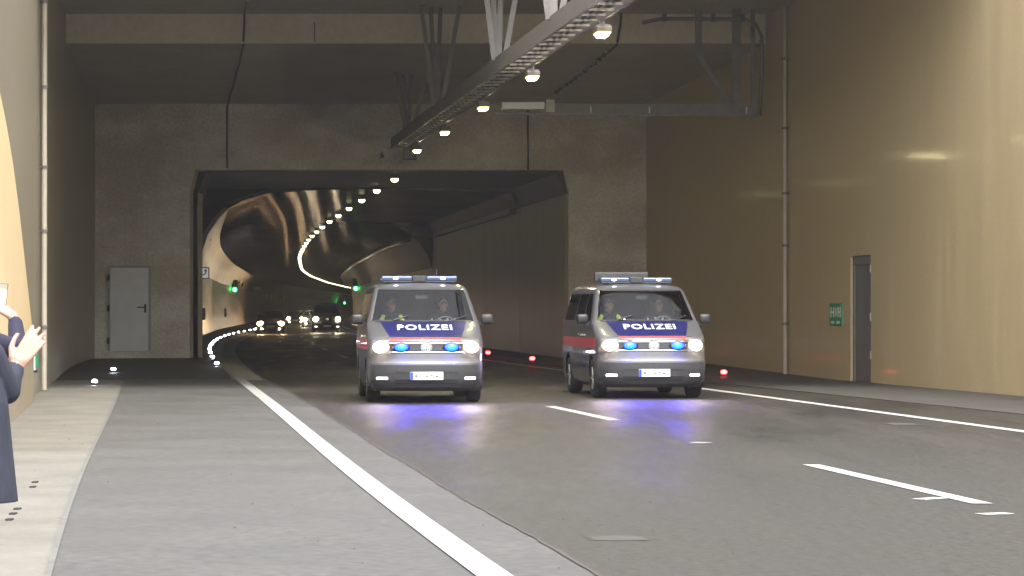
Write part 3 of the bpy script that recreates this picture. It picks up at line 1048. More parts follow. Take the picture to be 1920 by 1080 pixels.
cb = [ceil_pt(462, 69), ceil_pt(459, 71.7), px(459, 40, STEP_Y - .14), px(457, 76, STEP_Y - .14), ceil_pt(456, STEP_Y + .2)]
for t in np.linspace(0.1, .97, 9):
    cb.append(ceil_pt(456 - 29 * t, STEP_Y + (PORTAL_Y - STEP_Y) * t))
cb += [px(426, y_, PORTAL_Y - .03) for y_ in (202, 240, 280, 316)]
tag(MB().tube(jitter(cb), .026, 6).build('hanging_cable', 'black_rubber'), 'black cable running over the beam and ceiling down to the tunnel mouth', 'cable')
tag(MB().tube(jitter([px(990, y_, PORTAL_Y - .03) for y_ in (200, 240, 280, 318)]), .026, 6).build('hanging_cable', 'black_rubber'), 'short black cable down the portal wall right of the lamps', 'cable')
cb = [ceil_pt(1165, 71.6), px(1163, 45, STEP_Y - .13), px(1158, 78, STEP_Y - .13), ceil_pt(1156, STEP_Y + .3)]
for t in np.linspace(.15, .75, 7):
    cb.append(ceil_pt(1156 - 150 * t, STEP_Y + (PORTAL_Y - STEP_Y) * t))
cl = MB().tube(cb, .03, 6).build('hanging_cable', 'black_rubber')
tag(cl, 'black clipped cable crossing the dark ceiling right of the lamp row', 'cable')
for t in np.linspace(.1, .75, 12):
    p = ceil_pt(1156 - 150 * t, STEP_Y + (PORTAL_Y - STEP_Y) * t)
    local(MB().box((p.x - .06, p.y - .06, p.z - .05), (p.x + .06, p.y + .06, p.z + .029)), Vector(cl.location)).build('clip', 'dark_trim', cl)
# short stub cameras / brackets at the tray end
for (x, y_, Y, lab) in ((768, 288, 84.5, 'dark tray end bracket above the tunnel mouth'), (716, 292, 86.2, 'small camera on the portal wall left of the tray end')):
    p = px(x, y_, Y)
    if x == 768:
        mb = MB().box((p.x - .18, p.y - .25, p.z - .16), (p.x + .18, p.y + .25, p.z + .16)).bar((p.x, p.y, p.z), (p.x - .1, PORTAL_Y, p.z + .3), .07)
        tag(mb.build('tray_bracket', 'dark_trim', bevel=.01), lab, 'bracket')
    else:
        r = empty('camera_unit', p)
        MB().box((-.06, -.2, -.05), (.06, .1, .05)).build('housing', 'dark_trim', r, bevel=.01)
        MB().tube([(0, 0, 0), (0, .2, .12), (0, .79, .12)], .025, 6).build('arm', 'painted_steel', r)
        MB().disc((0, -.205, 0), (0, 1, 0), .035, .02, 12).build('lens', 'black_plastic', r)
        tag(r, lab, 'camera')

# ------------------------------------------------------------------ signs and signals
# green emergency plate on the right wall
SY0, SY1 = 65.15, 66.15
sg = empty('emergency_sign', (WALL_R((SY0 + SY1) / 2), (SY0 + SY1) / 2, 1.18))
tag(sg, 'small green and white emergency sign beside the grey door on the right', 'sign')
so = Vector(sg.location)


def wall_plate(y0, y1, z0, z1, off, th, name, m, par, root):
    q = wall_strip(lambda y: WALL_R(y) - off, y0, y1, z0, z1, th, 1)
    return local(q, root).build(name, m, par)


wall_plate(SY0, SY1, 1.18, 1.66, .03, .028, 'plate', 'sign_green', sg, so)
for (a, b, c_, d_) in ((.06, .13, 1.36, 1.58), (.24, .31, 1.36, 1.58), (.125, .245, 1.45, 1.49), (.60, .67, 1.36, 1.58), (.84, .91, 1.36, 1.58), (.67, .84, 1.45, 1.49),
                       (.42, .48, 1.38, 1.56), (.14, .40, 1.22, 1.28), (.60, .86, 1.22, 1.28)):
    wall_plate(SY0 + a, SY0 + b, c_, d_, .036 + (.002 if c_ == 1.45 else 0), .004, 'symbol', 'sign_white', sg, so)
# green-white sign on the end of the wing wall
p = px(67, 645, 51.3)
s2 = empty('exit_sign', (p.x, 51.3, px(0, 694, 51.3).z))
tag(s2, 'narrow green and white sign on the end of the wing wall', 'sign')
H2 = 57 / F_PX * 51.3
MB().box((-.05, -.03, 0), (-.002, .03, H2)).build('plate', 'sign_white', s2)
MB().box((.0, -.03, .05), (.045, .028, H2 - .04)).build('lamp_panel', 'sign_green', s2)
MB().box((-.07, -.02, -.04), (.03, .02, -.003)).build('foot', 'black_plastic', s2)
MB().box((-.20, -.01, .25), (-.052, .01, .31)).build('bracket', 'dark_trim', s2)
# emergency phone sign
YS = 126.0
c = px(382, 512, YS)
s3 = empty('phone_sign', (c.x, YS, c.z - .22))
tag(s3, 'square emergency telephone sign projecting from the left tunnel wall', 'sign')
MB().box((-.23, .002, -.02), (.23, .05, .46)).build('frame', 'sign_blue', s3)
MB().box((-.19, -.006, .02), (.19, .0, .42)).build('plate', 'sign_lit', s3)
hs = MB()
pts = []
for q in range(9):
    a = R(200 + 140 * q / 8)
    pts.append((.13 * math.cos(a) - .0, -.012, .29 + .13 * math.sin(a)))
M_ = Matrix.Rotation(R(-40), 4, 'Y')
pts = [M_ @ Vector((x, y_, z - .22)) + Vector((0, 0, .22)) for x, y_, z in pts]
hs.tube(pts, .026, 6)
hs.box((pts[0].x - .05, -.016, pts[0].z - .03), (pts[0].x + .05, -.008, pts[0].z + .05))
hs.box((pts[-1].x - .05, -.016, pts[-1].z - .03), (pts[-1].x + .05, -.008, pts[-1].z + .05))
hs.build('handset_symbol', 'sign_blue', s3)
MB().bar((-.23, .03, .3), (LAMP(YS) - OFF_L - c.x, .03, .3), .04).build('arm', 'dark_trim', s3)
# traffic signals
def signal(x, y_, Y, lab, wallx):
    c = px(x, y_, Y)
    r = empty('traffic_signal', c)
    MB().box((-.24, -.0, -.24), (.24, .16, .80)).build('housing', 'black_plastic', r, bevel=.02)
    MB().disc((0, -.02, 0), (0, 1, 0), .16, .035, 20).build('lens', 'signal_green', r)
    for zz in (.28, .56):
        MB().disc((0, -.015, zz), (0, 1, 0), .11, .03, 16).build('dark_lens', 'dark_trim', r)
    MB().bar((0, .10, .3), (wallx - c.x, .10, .3), .06).build('arm', 'dark_trim', r)
    tag(r, lab, 'traffic signal', 'green lane signals')


signal(440, 543, 250, 'large green signal on the left tunnel wall', LAMP(250) - OFF_L)
signal(667, 541, 247, 'green signal on the right tunnel wall above the left van', LAMP(247) + OFF_R)
signal(646, 568, 600, 'tiny distant green signal deep in the tunnel', LAMP(600) - OFF_L)
# small wall reflectors and wall equipment on the left
for i, (x, y_, lab) in enumerate(((371, 591, 'first'), (392, 594, 'second'), (433, 592, 'third'), (476, 591, 'fourth'))):
    Y = (126, 158, 232, 300)[i]
    X = LAMP(Y) - OFF_L
    mb = MB().box((X - .02, Y - .09, 1.0), (X + .13, Y + .09, 1.62))
    tag(mb.build('wall_reflector', 'door_frame_grey'), 'small pale wall reflector on the left tunnel wall, %s from the mouth' % lab, 'reflector', 'reflectors on the left tunnel wall')
for i, (Y, z, l) in enumerate(((268, 3.9, .5), (281, 3.7, .5), (325, 3.62, 5.0), (400, 3.1, 3.0))):
    X = LAMP(Y) - OFF_L + .12
    mb = MB().box((X - .3, Y - l, z), (X + .2, Y + l, z + .38))
    tag(mb.build('wall_box', ('dark_trim', 'dark_trim', 'sign_white', 'dark_trim')[i], bevel=.01), ['dark box on the left haunch just past the large green signal', 'second dark box on the left haunch past the large green signal',
        'long pale box on the left haunch deeper in the tunnel', 'dark oblong box low on the left haunch deep in the tunnel'][i], 'wall box')

# ------------------------------------------------------------------ vehicles: bodies lofted from plan contours
class Shell:
    """Vehicle skin: for each height a plan contour (rounded nose, straight sides, rounded tail). Front is y=0, tail towards +y."""

    def __init__(self, tab, length, n=2.6, tail=.18):
        self.z = np.array([t[0] for t in tab], float)
        self.yf = np.array([t[1] for t in tab], float)
        self.w_ = np.array([t[2] for t in tab], float)
        self.c_ = np.array([t[3] for t in tab], float)
        self.yr_ = np.array([length - t[4] for t in tab], float)
        self.n, self.tail = n, tail

    def par(self, z):
        return tuple(float(np.interp(z, self.z, a)) for a in (self.yf, self.w_, self.c_, self.yr_))

    def front(self, x, z):
        yf, w, c, yr = self.par(z)
        u = min(abs(x) / w, 0.9995)
        return Vector((x, yf + c * (1 - (1 - u ** self.n) ** (1 / self.n)), z))

    def side(self, y, z, s):
        yf, w, c, yr = self.par(z)
        if y < yf + c:
            v = max(0.0, min(1.0, 1 - (y - yf) / c))
            x = w * (1 - v ** self.n) ** (1 / self.n)
        elif y > yr - self.tail:
            v = min(1.0, (y - yr + self.tail) / self.tail)
            x = w * (1 - .12 * v ** 2)
        else:
            x = w
        return Vector((s * x, y, z))

    def nrm(self, fn, a, z, *r):
        e = .012
        da = fn(a + e, z, *r) - fn(a - e, z, *r)
        dz = fn(a, z + e, *r) - fn(a, z - e, *r)
        return da.cross(dz).normalized()

    def front_patch(self, z0, z1, xl, xr, off=.004, th=.012, nz=6, nx=10, mb=None, mname=None):
        xl_ = xl if callable(xl) else (lambda t: xl)
        xr_ = xr if callable(xr) else (lambda t: xr)
        out, inn = [], []
        for i in range(nz + 1):
            t = i / nz
            z = z0 + (z1 - z0) * t
            ro, ri = [], []
            for j in range(nx + 1):
                x = xl_(t) + (xr_(t) - xl_(t)) * j / nx
                p = self.front(x, z)
                nn = self.nrm(self.front, x, z)
                if nn.y > 0:
                    nn = -nn
                ro.append(p + nn * off)
                ri.append(p + nn * (off - th))
            out.append(ro)
            inn.append(ri)
        return self._close(out, inn, mb, mname)

    def side_patch(self, y0, y1, z0, z1, s, off=.004, th=.012, nz=4, ny=12, mb=None, mname=None):
        out, inn = [], []
        for i in range(nz + 1):
            z = z0 + (z1 - z0) * i / nz
            ro, ri = [], []
            for j in range(ny + 1):
                y = y0 + (y1 - y0) * j / ny
                p = self.side(y, z, s)
                q = self.side(y + .02, z, s) - self.side(y - .02, z, s)
                r_ = self.side(y, z + .02, s) - self.side(y, z - .02, s)
                nn = q.cross(r_).normalized()
                if nn.x * s < 0:
                    nn = -nn
                ro.append(p + nn * off)
                ri.append(p + nn * (off - th))
            out.append(ro)
            inn.append(ri)
        return self._close(out, inn, mb, mname)

    def _close(self, out, inn, mb, mname):
        mb = mb or MB()
        mb.grid(out, mname)
        mb.grid(inn, mname)
        mb.grid([out[0], inn[0]], mname)
        mb.grid([out[-1], inn[-1]], mname)
        mb.grid([[r[0] for r in out], [r[0] for r in inn]], mname)
        mb.grid([[r[-1] for r in out], [r[-1] for r in inn]], mname)
        return mb

    def contour(self, z, ts, ybase, tr):
        yf, w, c, yr = self.par(z)
        pts = []
        for t in ts:
            th = t * math.pi / 2
            s = 1 if t >= 0 else -1
            x = w * s * abs(math.sin(th)) ** (2 / self.n)
            pts.append((x, yf + c * (1 - max(0, math.cos(th)) ** (2 / self.n)), z))
        ys = []
        last = yf + c
        for b in ybase:
            yy = min(max(b, last + .012), yr - self.tail)
            ys.append(yy)
            last = yy
        R_ = [tuple(self.side(y, z, 1)) for y in ys]
        L_ = [tuple(self.side(y, z, -1)) for y in ys]
        rear = []
        for t in tr:
            x = -t
            rear.append((w * .88 * x * -1 if False else w * .88 * t, yr - .05 * abs(t) ** 3, z))
        return pts + R_ + rear[::-1] + L_[::-1]


def build_shell(S, zs, ts, ybase, front_win, side_wins, rear_win, wheels, wr_, root, body_m, glass_f, glass_s):
    tr = [-1, -.85, -.4, 0, .4, .85, 1]
    rows = [S.contour(z, ts, ybase, tr) for z in zs]
    nt, ny, nr = len(ts), len(ybase), len(tr)
    M = len(rows[0])
    V = [list(p) for r in rows for p in r]

    def col_kind(j):
        if j < nt - 1:
            return 'f', j
        if j < nt:
            return 'f2', 0                      # front corner to side
        if j < nt + ny - 1:
            return 'r', j - nt
        if j < nt + ny + nr:
            return 'b', j - nt - ny
        if j < nt + 2 * ny + nr - 1:
            return 'l', ny - 2 - (j - nt - ny - nr)
        return 'f2', 1
    faces, wins = [], {}
    for i in range(len(zs) - 1):
        zc = (zs[i] + zs[i + 1]) / 2
        for j in range(M):
            a, b = i * M + j, i * M + (j + 1) % M
            q = (a, b, b + M, a + M)
            kind, kk = col_kind(j)
            key = None
            if kind == 'f' and front_win and front_win[0] < zc < front_win[1]:
                tc = (ts[kk] + ts[kk + 1]) / 2
                if abs(tc) < front_win[2]:
                    key = ('windscreen', 0)
            if kind in 'rl':
                yc = (ybase[kk] + ybase[kk + 1]) / 2
                for wi, (y0, y1, z0, z1) in enumerate(side_wins):
                    if y0 < yc < y1 and z0 < zc < z1:
                        key = ('side_window', kind + str(wi))
            if kind == 'b' and rear_win and rear_win[0] < zc < rear_win[1] and 1 <= kk <= nr - 3 + 1:
                key = ('rear_window', 0)
            if key:
                wins.setdefault(key, []).append(q)
            else:
                faces.append(q)
    # wheel arches: drop cells inside, push the rim of the hole onto the circle
    keep = []
    for q in faces:
        drop = False
        for (wy, wz) in wheels:
            if all(math.hypot(V[k][1] - wy, V[k][2] - wz) < wr_ for k in q) and all(abs(V[k][0]) > .55 for k in q):
                drop = True
        if not drop:
            keep.append(q)
    for q in keep:
        for k in q:
            if abs(V[k][0]) < .55:
                continue
            for (wy, wz) in wheels:
                d = math.hypot(V[k][1] - wy, V[k][2] - wz)
                if d < wr_ and d > .01:
                    V[k][1] = wy + (V[k][1] - wy) / d * wr_
                    V[k][2] = max(zs[0], wz + (V[k][2] - wz) / d * wr_)
    mb = MB()
    mb.add(V, keep)
    # roof crown
    top = rows[-1]
    cx = sum(p[0] for p in top) / M
    cy = sum(p[1] for p in top) / M
    r1 = [(cx + (p[0] - cx) * .75, cy + (p[1] - cy) * .93, p[2] + .018) for p in top]
    r2 = [(cx + (p[0] - cx) * .35, cy + (p[1] - cy) * .75, p[2] + .03) for p in top]
    mb.grid([top, r1, r2], close=True)
    mb.add(r2, [tuple(range(M))])
    body = mb.build('body', body_m, root, smooth=True, auto=38)
    for (nm, _), qs in wins.items():
        gm = MB().add(V, qs)
        used = sorted(set(k for q in qs for k in q))
        idx = {k: n for n, k in enumerate(used)}
        gm.v = [tuple(V[k]) for k in used]
        gm.f = [[idx[k] for k in q] for q in qs]
        gm.m = [0] * len(qs)
        gm.build(nm, glass_f if nm == 'windscreen' else glass_s, root, smooth=True)
    return body


def make_wheel(root, x, y, r, s):
    w = MB()
    prof = [(0.0, r * .62), (-.02, r * .70), (-.015, r * .93), (.02, r), (.17, r), (.205, r * .93), (.21, r * .62)]
    seg = 28
    rings = []
    for (dx, rad) in prof:
        rings.append([(x - s * dx, y + rad * math.cos(2 * math.pi * k / seg), r + rad * math.sin(2 * math.pi * k / seg)) for k in range(seg)])
    w.grid(rings, close=True)
    tyre = w.build('wheel', 'black_rubber', root, smooth=True, auto=40)
    rim = MB().disc((x - s * .045, y, r), (1, 0, 0), r * .63, .05, 24)
    for k in range(5):
        a = 2 * math.pi * k / 5
        rim.bar((x - s * .012, y, r), (x - s * .012, y + r * .58 * math.cos(a), r + r * .58 * math.sin(a)), .05, .03)
    rim.build('rim', 'galvanised', tyre)
    return tyre


VAN_TAB = [  # z, nose y, half width, corner depth, tail inset
    (.19, .16, .84, .42, .10), (.26, .06, .90, .44, .04), (.36, .015, .935, .46, .02), (.50, .0, .95, .48, .0), (.62, .0, .952, .48, .0),
    (.68, .035, .952, .47, .0), (.80, .05, .952, .47, .0), (.98, .085, .952, .46, .0), (1.04, .115, .95, .46, .0), (1.08, .19, .948, .45, .0),
    (1.14, .32, .945, .42, .0), (1.22, .52, .94, .38, .01), (1.29, .72, .932, .34, .02), (1.33, .83, .925, .31, .02), (1.40, .915, .905, .29, .03),
    (1.60, 1.14, .855, .27, .05), (1.80, 1.37, .80, .26, .08), (1.86, 1.45, .78, .26, .09), (1.90, 1.54, .755, .27, .11), (1.93, 1.66, .72, .28, .14), (1.955, 1.85, .65, .3, .2)]
VAN_LEN = 4.9


def text_mesh(body, size, S, z0, xc, off, bold=.018, stretch=1.0):
    cu = bpy.data.curves.new('letters', 'FONT')
    cu.body = body
    cu.size = 1.0
    cu.offset = bold
    cu.align_x = 'CENTER'
    cu.space_character = 1.12
    cu.resolution_u = 3
    ob = bpy.data.objects.new('letters_tmp', cu)
    COL.objects.link(ob)
    dg = bpy.context.evaluated_depsgraph_get()
    me = bpy.data.meshes.new_from_object(ob.evaluated_get(dg))
    bpy.data.objects.remove(ob)
    v = [tuple(p.co) for p in me.vertices]
    f = [tuple(p.vertices) for p in me.polygons]
    bpy.data.meshes.remove(me)
    return v, f


def make_van(police=True, body_m='van_silver', head='head_light', detail=True):
    S = Shell(VAN_TAB, VAN_LEN)
    root = empty('police_van' if police else 'delivery_van')
    zs = [.19, .22, .26, .31, .36, .43, .50, .56, .62, .65, .68, .74, .80, .88, .98, 1.04, 1.06, 1.08, 1.11, 1.14, 1.18, 1.22, 1.255, 1.29, 1.33, 1.40, 1.50, 1.60, 1.70, 1.80, 1.86,
          1.88, 1.90, 1.915, 1.93, 1.945, 1.955]
    T1 = .70
    ts = [-1, -.96, -.9, -.82, -.76, -T1, -.58, -.46, -.34, -.22, -.1, 0, .1, .22, .34, .46, .58, T1, .76, .82, .9, .96, 1]
    yb = list(np.arange(.52, 1.62, .075)) + [1.70, 1.76, 1.85, 2.0, 2.12, 2.20, 2.45, 2.8, 3.15, 3.25, 3.32] + list(np.arange(3.4, 4.5, .075)) + [4.58, 4.66, 4.72]
    build_shell(S, zs, ts, yb, (1.335, 1.86, T1), [(1.24, 2.12, 1.36, 1.80), (2.20, 3.25, 1.36, 1.80), (3.32, 4.58, 1.36, 1.80)], (1.36, 1.8), [(.95, .34), (3.95, .34)], .40,
                root, body_m, 'windscreen_glass', 'dark_glass')
    # floor pan, arches, interior
    fl = MB().box((-.80, .30, .20), (.80, 4.8, .30))
    fl.build('floor_pan', 'black_rubber', root)
    for wy in (.95, 3.95):
        for s in (-1, 1):
            m_ = MB()
            seg = 14
            r0 = [(s * .93, wy + .405 * math.cos(math.pi * k / seg), .33 + .405 * math.sin(math.pi * k / seg)) for k in range(seg + 1)]
            r1 = [(s * .62, p[1], p[2]) for p in r0]
            m_.grid([r0, r1])
            m_.add([(s * .62, wy + .405 * math.cos(math.pi * k / seg), .33 + .405 * math.sin(math.pi * k / seg)) for k in range(seg + 1)], [tuple(range(seg + 1))])
            m_.build('wheel_arch_liner', 'black_rubber', root)
            make_wheel(root, s * .925, wy, .335, s)
    d = MB()
    d.prism([(-.80, 1.02, .95), (-.80, 1.16, 1.30), (-.80, 1.42, 1.27), (-.80, 1.52, .95)], (1.60, 0, 0))
    d.build('dashboard', 'dash_grey', root, bevel=.03)
    sw = MB().tube([(.42 + .19 * math.cos(a), 1.58 + .06 * math.sin(a), 1.22 + .18 * math.sin(a)) for a in np.linspace(0, 2 * math.pi, 25)], .016, 6, cap=False)
    sw.bar((.25, 1.575, 1.22), (.59, 1.575, 1.22), .03)
    sw.build('steering_wheel', 'black_plastic', root)
    for sx in (-.45, .42):
        st_ = MB()
        st_.prism([(sx - .25, 1.75, .62), (sx - .25, 1.72, .78), (sx - .25, 2.22, .76), (sx - .25, 2.26, .60)], (.50, 0, 0))
        st_.prism([(sx - .25, 2.20, .74), (sx - .24, 2.38, 1.36), (sx - .24, 2.49, 1.36), (sx - .25, 2.34, .70)], (.49, 0, 0))
        so_ = st_.build('seat', 'seat_cloth', root, bevel=.05)
        h_ = MB().box((sx - .13, 2.42, 1.42), (sx + .13, 2.52, 1.66))
        h_.box((sx - .06, 2.455, 1.34), (sx - .045, 2.47, 1.43))
        h_.box((sx + .045, 2.455, 1.34), (sx + .06, 2.47, 1.43))
        h_.build('headrest', 'seat_cloth', so_, bevel=.04)
    MB().box((-.78, 2.72, .4), (.78, 2.76, 1.80)).build('bulkhead', 'dash_grey', root)
    mr_ = MB().box((-.10, 1.42, 1.70), (.10, 1.45, 1.76))
    mr_.bar((0, 1.44, 1.75), (0, 1.42, 1.83), .02)
    mr_.build('rear_view_mirror', 'black_plastic', root)
    # windscreen rubber
    wb = S.front_patch(1.315, 1.345, -.80, .80, .004, .012, 2, 20)
    S.front_patch(1.845, 1.868, -.68, .68, .004, .012, 2, 20, mb=wb)
    wb.build('windscreen_seal', 'black_plastic', root)
    for s in (-1, 1):
        wp = MB().tube([S.front(-s * .05 + (.38 if s > 0 else -.38), 1.325) + Vector((0, -.015, .0)), S.front(s * .12 + (.38 if s > 0 else -.38), 1.345) + Vector((0, -.02, 0)), S.front((.72 if s > 0 else -.25), 1.42) + Vector((0, -.02, 0))], .011, 5)
        wp.build('wiper', 'black_plastic', root)
    # grille, emblem, bumper intake
    gl = S.front_patch(.80, 1.0, -.60, .60, .003, .02, 5, 20)
    go_ = gl.build('grille', 'dark_trim', root)
    for z in (.825, .975):
        S.front_patch(z - .008, z + .008, -.60, .60, .012, .012, 1, 24).build('chrome_strip', 'chrome', go_)
    for z in (.865, .905, .945):
        S.front_patch(z - .006, z + .006, -.59, .59, .010, .010, 1, 24).build('grille_bar', 'black_plastic', go_)
    ec = S.front(0, .905) + Vector((0, -.022, 0))
    em = MB().tube([(ec.x + .088 * math.cos(a), ec.y, ec.z + .088 * math.sin(a)) for a in np.linspace(0, 2 * math.pi, 29)], .010, 6, cap=False)
    for a, b in (((-.040, .072), (0, .008)), ((.040, .072), (0, .008)), ((-.078, .030), (-.036, -.070)), ((-.036, -.070), (0, .0)), ((0, .0), (.036, -.070)), ((.036, -.070), (.078, .030))):
        em.bar((ec.x + a[0], ec.y, ec.z + a[1]), (ec.x + b[0], ec.y, ec.z + b[1]), .012, .016)
    em.disc((ec.x, ec.y + .012, ec.z), (0, 1, 0), .085, .008, 24)
    em.build('emblem', 'chrome', root, smooth=True, auto=35)
    S.front_patch(.20, .612, -.945, .945, .002, .008, 12, 36).build('bumper', 'bumper_grey', root, smooth=True, auto=40)
    it = S.front_patch(.27, .55, lambda t: -.50 - .06 * t, lambda t: .50 + .06 * t, .006, .02, 5, 16)
    io = it.build('bumper_intake', 'dark_trim', root)
    for z in (.33, .38, .50):
        S.front_patch(z - .007, z + .007, -.50, .50, .010, .010, 1, 18).build('intake_bar', 'black_plastic', io)
    S.front_patch(.615, .645, -.90, .90, .003, .012, 1, 30).build('bumper_seam', 'dark_trim', root)
    for s in (-1, 1):
        f0 = (lambda t: .58) if s > 0 else (lambda t: -.88)
        f1 = (lambda t: .88) if s > 0 else (lambda t: -.58)
        fr_ = S.front_patch(.30, .50, f0, f1, .006, .02, 3, 8).build('fog_lamp_recess', 'dark_trim', root)
        a, b = (.63, .80) if s > 0 else (-.80, -.63)
        S.front_patch(.385, .418, a, b, .012, .012, 2, 6).build('fog_lamp', 'day_light', fr_)
        # head lamps
        a, b = (.585, .915) if s > 0 else (-.915, -.585)
        hl = S.front_patch(.80, 1.02, (lambda t: a + (.03 * t if s > 0 else .05 * t)), (lambda t: b - (.05 * t if s > 0 else .03 * t)), .006, .02, 6, 12)
        ho = hl.build('headlight', 'lamp_clear' if police else 'head_glow', root, smooth=True, auto=50)
        cx_ = s * .735
        hc = S.front(cx_, .905)
        nn = S.nrm(S.front, cx_, .905)
        if nn.y > 0:
            nn = -nn
        MB().sphere(hc + nn * .012, (.15, .03, .10), 18, 10, rot=nn.to_track_quat('-Y', 'Z').to_euler()).build('reflector', 'head_glow', ho, smooth=True)
        MB().sphere(hc + nn * .03, (.118, .03, .088) if police else (.18, .03, .13), 16, 10, rot=nn.to_track_quat('-Y', 'Z').to_euler()).build('beam_lamp', head, ho, smooth=True)
        if not police:
            beam_lamp(root, hc + Vector((0, -.09, 0)), FAR_BEAM, (1.0, 0.84, 0.6))
        # mirrors
        mp_ = S.side(1.20, 1.33, s)
        q_ = mp_ + Vector((s * .155, -.04, .03))
        mm = MB().box(q_ - Vector((.10, .05, .085)), q_ + Vector((.10, .05, .085)))
        mo = mm.build('door_mirror', 'black_plastic', root, smooth=True, bevel=.04)
        MB().bar(mp_ + Vector((-s * .02, 0, -.04)), mp_ + Vector((s * .12, -.03, -.05)), .06, .05).build('mirror_arm', 'black_plastic', mo)
        MB().disc(mp_ + Vector((s * .155, .014, .03)), (0, 1, 0), .07, .008, 16).build('mirror_glass', 'chrome', mo)
        # door lines and handles
        for yy in (2.17, 3.28):
            S.side_patch(yy - .006, yy + .006, .45, 1.33, s, .002, .006, 6, 1).build('door_gap', 'black_plastic', root)
        for yy in (2.02, 2.34):
            p = S.side(yy, 1.08, s)
            MB().bar(p + Vector((s * .02, -.09, 0)), p + Vector((s * .02, .09, 0)), .03).build('door_handle', 'chrome', root)
        S.side_patch(1.42, 3.5, .52, .58, s, .012, .014, 2, 10).build('side_moulding', 'dark_trim', root)
        if police:
            S.side_patch(.52, 4.6, .86, 1.03, s, .004, .006, 3, 24).build('red_stripe', 'police_red', root)
    # tail lamps and bumper
    for s in (-1, 1):
        MB().box((s * .78, VAN_LEN - .06, .95), (s * .92, VAN_LEN + .01, 1.35)).build('tail_lamp', 'police_red', root, bevel=.01)
    MB().box((-.90, VAN_LEN - .04, .40), (.90, VAN_LEN + .06, .60)).build('rear_bumper', 'dark_trim', root, bevel=.03)
    # number plate
    pp = S.front(0, .44) + Vector((0, -.03, 0))
    po_ = MB().box((-.27, pp.y, .375), (.27, pp.y + .02, .505)).build('number_plate', 'plate_white', root, bevel=.004)
    MB().box((-.268, pp.y - .004, .378), (-.222, pp.y - .001, .502)).build('plate_band', 'plate_blue', po_)
    for (x0, x1, z0, z1) in ((-.19, -.15, .40, .48), (-.12, -.08, .41, .475), (-.02, .03, .405, .47), (.06, .10, .41, .48), (.14, .19, .40, .47)):
        MB().box((x0, pp.y - .003, z0 + .02), (x1, pp.y - .0005, z1 - .025)).build('plate_smudge', 'car_grey', po_)
    S.front_patch(1.058, 1.062, -.70, .70, .002, .006, 1, 24).build('bonnet_gap', 'black_plastic', root)
    if police:
        S.front_patch(1.075, 1.312, lambda t: -.59 - .13 * t, lambda t: .59 + .13 * t, .005, .008, 12, 24).build('blue_bonnet', 'police_blue', root, smooth=True, auto=40)
        S.front_patch(1.004, 1.054, -.575, .575, .006, .010, 2, 24).build('red_strip', 'police_red', root)
        v, f = text_mesh('POLIZEI', 1, S, 0, 0, 0)
        xs_ = [p[0] for p in v]
        wdt = max(xs_) - min(xs_)
        hgt = max(p[1] for p in v)
        V2 = []
        for p in v:
            x = (p[0] - (max(xs_) + min(xs_)) / 2) / wdt * .90
            z = 1.178 + p[1] / hgt * .082
            V2.append(S.front(x, z) + Vector((0, -.010, .012)))
        me_ = MB().add(V2, f)
        me_.build('lettering', 'white_letters', root)
        # blue grille flashers
        for s in (-1, 1):
            c_ = S.front(s * .41, .905) + Vector((0, -.035, 0))
            fo = MB().sphere(c_ + Vector((0, .01, 0)), (.145, .030, .082), 18, 10).build('flasher', 'black_plastic', root, smooth=True)
            MB().sphere(c_ + Vector((0, -.004, 0)), (.112, .026, .060), 18, 8).build('flasher_bowl', 'flash_blue', fo, smooth=True)
            MB().sphere(c_ + Vector((0, -.012, 0)), (.075, .022, .036), 16, 8).build('flasher_lens', 'flash_core', fo, smooth=True)
        # light bar
        lb = MB().box((-.62, 1.98, 1.985), (.62, 2.26, 2.005)).box((-.11, 1.97, 2.0), (.11, 2.27, 2.095))
        lo_ = lb.build('light_bar', 'dark_trim', root, bevel=.008)
        for s in (-1, 1):
            ln = MB().box((s * .115, 1.975, 2.006), (s * .645, 2.265, 2.09))
            ln.build('lens', 'bar_lens', lo_, bevel=.025)
            MB().sphere((s * .40, 1.97, 2.05), (.04, .012, .02), 10, 6).build('clear_lamp', 'day_light', lo_)
        for s in (-1, 1):
            MB().box((s * .5 - .03, 2.05, 1.93), (s * .5 + .03, 2.2, 1.984)).build('bar_foot', 'dark_trim', lo_)
        MB().tube([(.35, 2.9, 1.97), (.36, 2.95, 2.22)], .008, 6).build('aerial', 'black_plastic', root)
    return root, S


FAR_BEAM, CAR_BEAM = 25, 14


def beam_lamp(parent, loc, watts, col, cone=16):
    L_ = bpy.data.lights.new('beam', 'SPOT')
    L_.energy = watts
    L_.color = col
    L_.spot_size = R(cone)
    L_.spot_blend = 0.7
    L_.shadow_soft_size = 0.06
    o = bpy.data.objects.new('beam', L_)
    COL.objects.link(o)
    o.parent = parent
    o.location = loc
    o.rotation_euler = (R(-90.6) + math.pi, 0, math.pi)      # shines forward (-y), a little down
    return o


VAN_YAW = R(5.2)
v1, SV = make_van()
tag(v1, 'silver police van with blue bonnet and no roof board, on the left', 'van', 'police vans driving out of the tunnel')
v2 = copy_tree(v1)
tag(v2, 'silver police van with dark roof board behind its light bar, on the right', 'van')


def put_van(o, xpx, ypx):
    Y = CAM_H * F_PX / (ypx - HOR)
    o.location = ((xpx - 960) / F_PX * Y, Y, 0.004)
    o.rotation_euler = (0, 0, VAN_YAW)


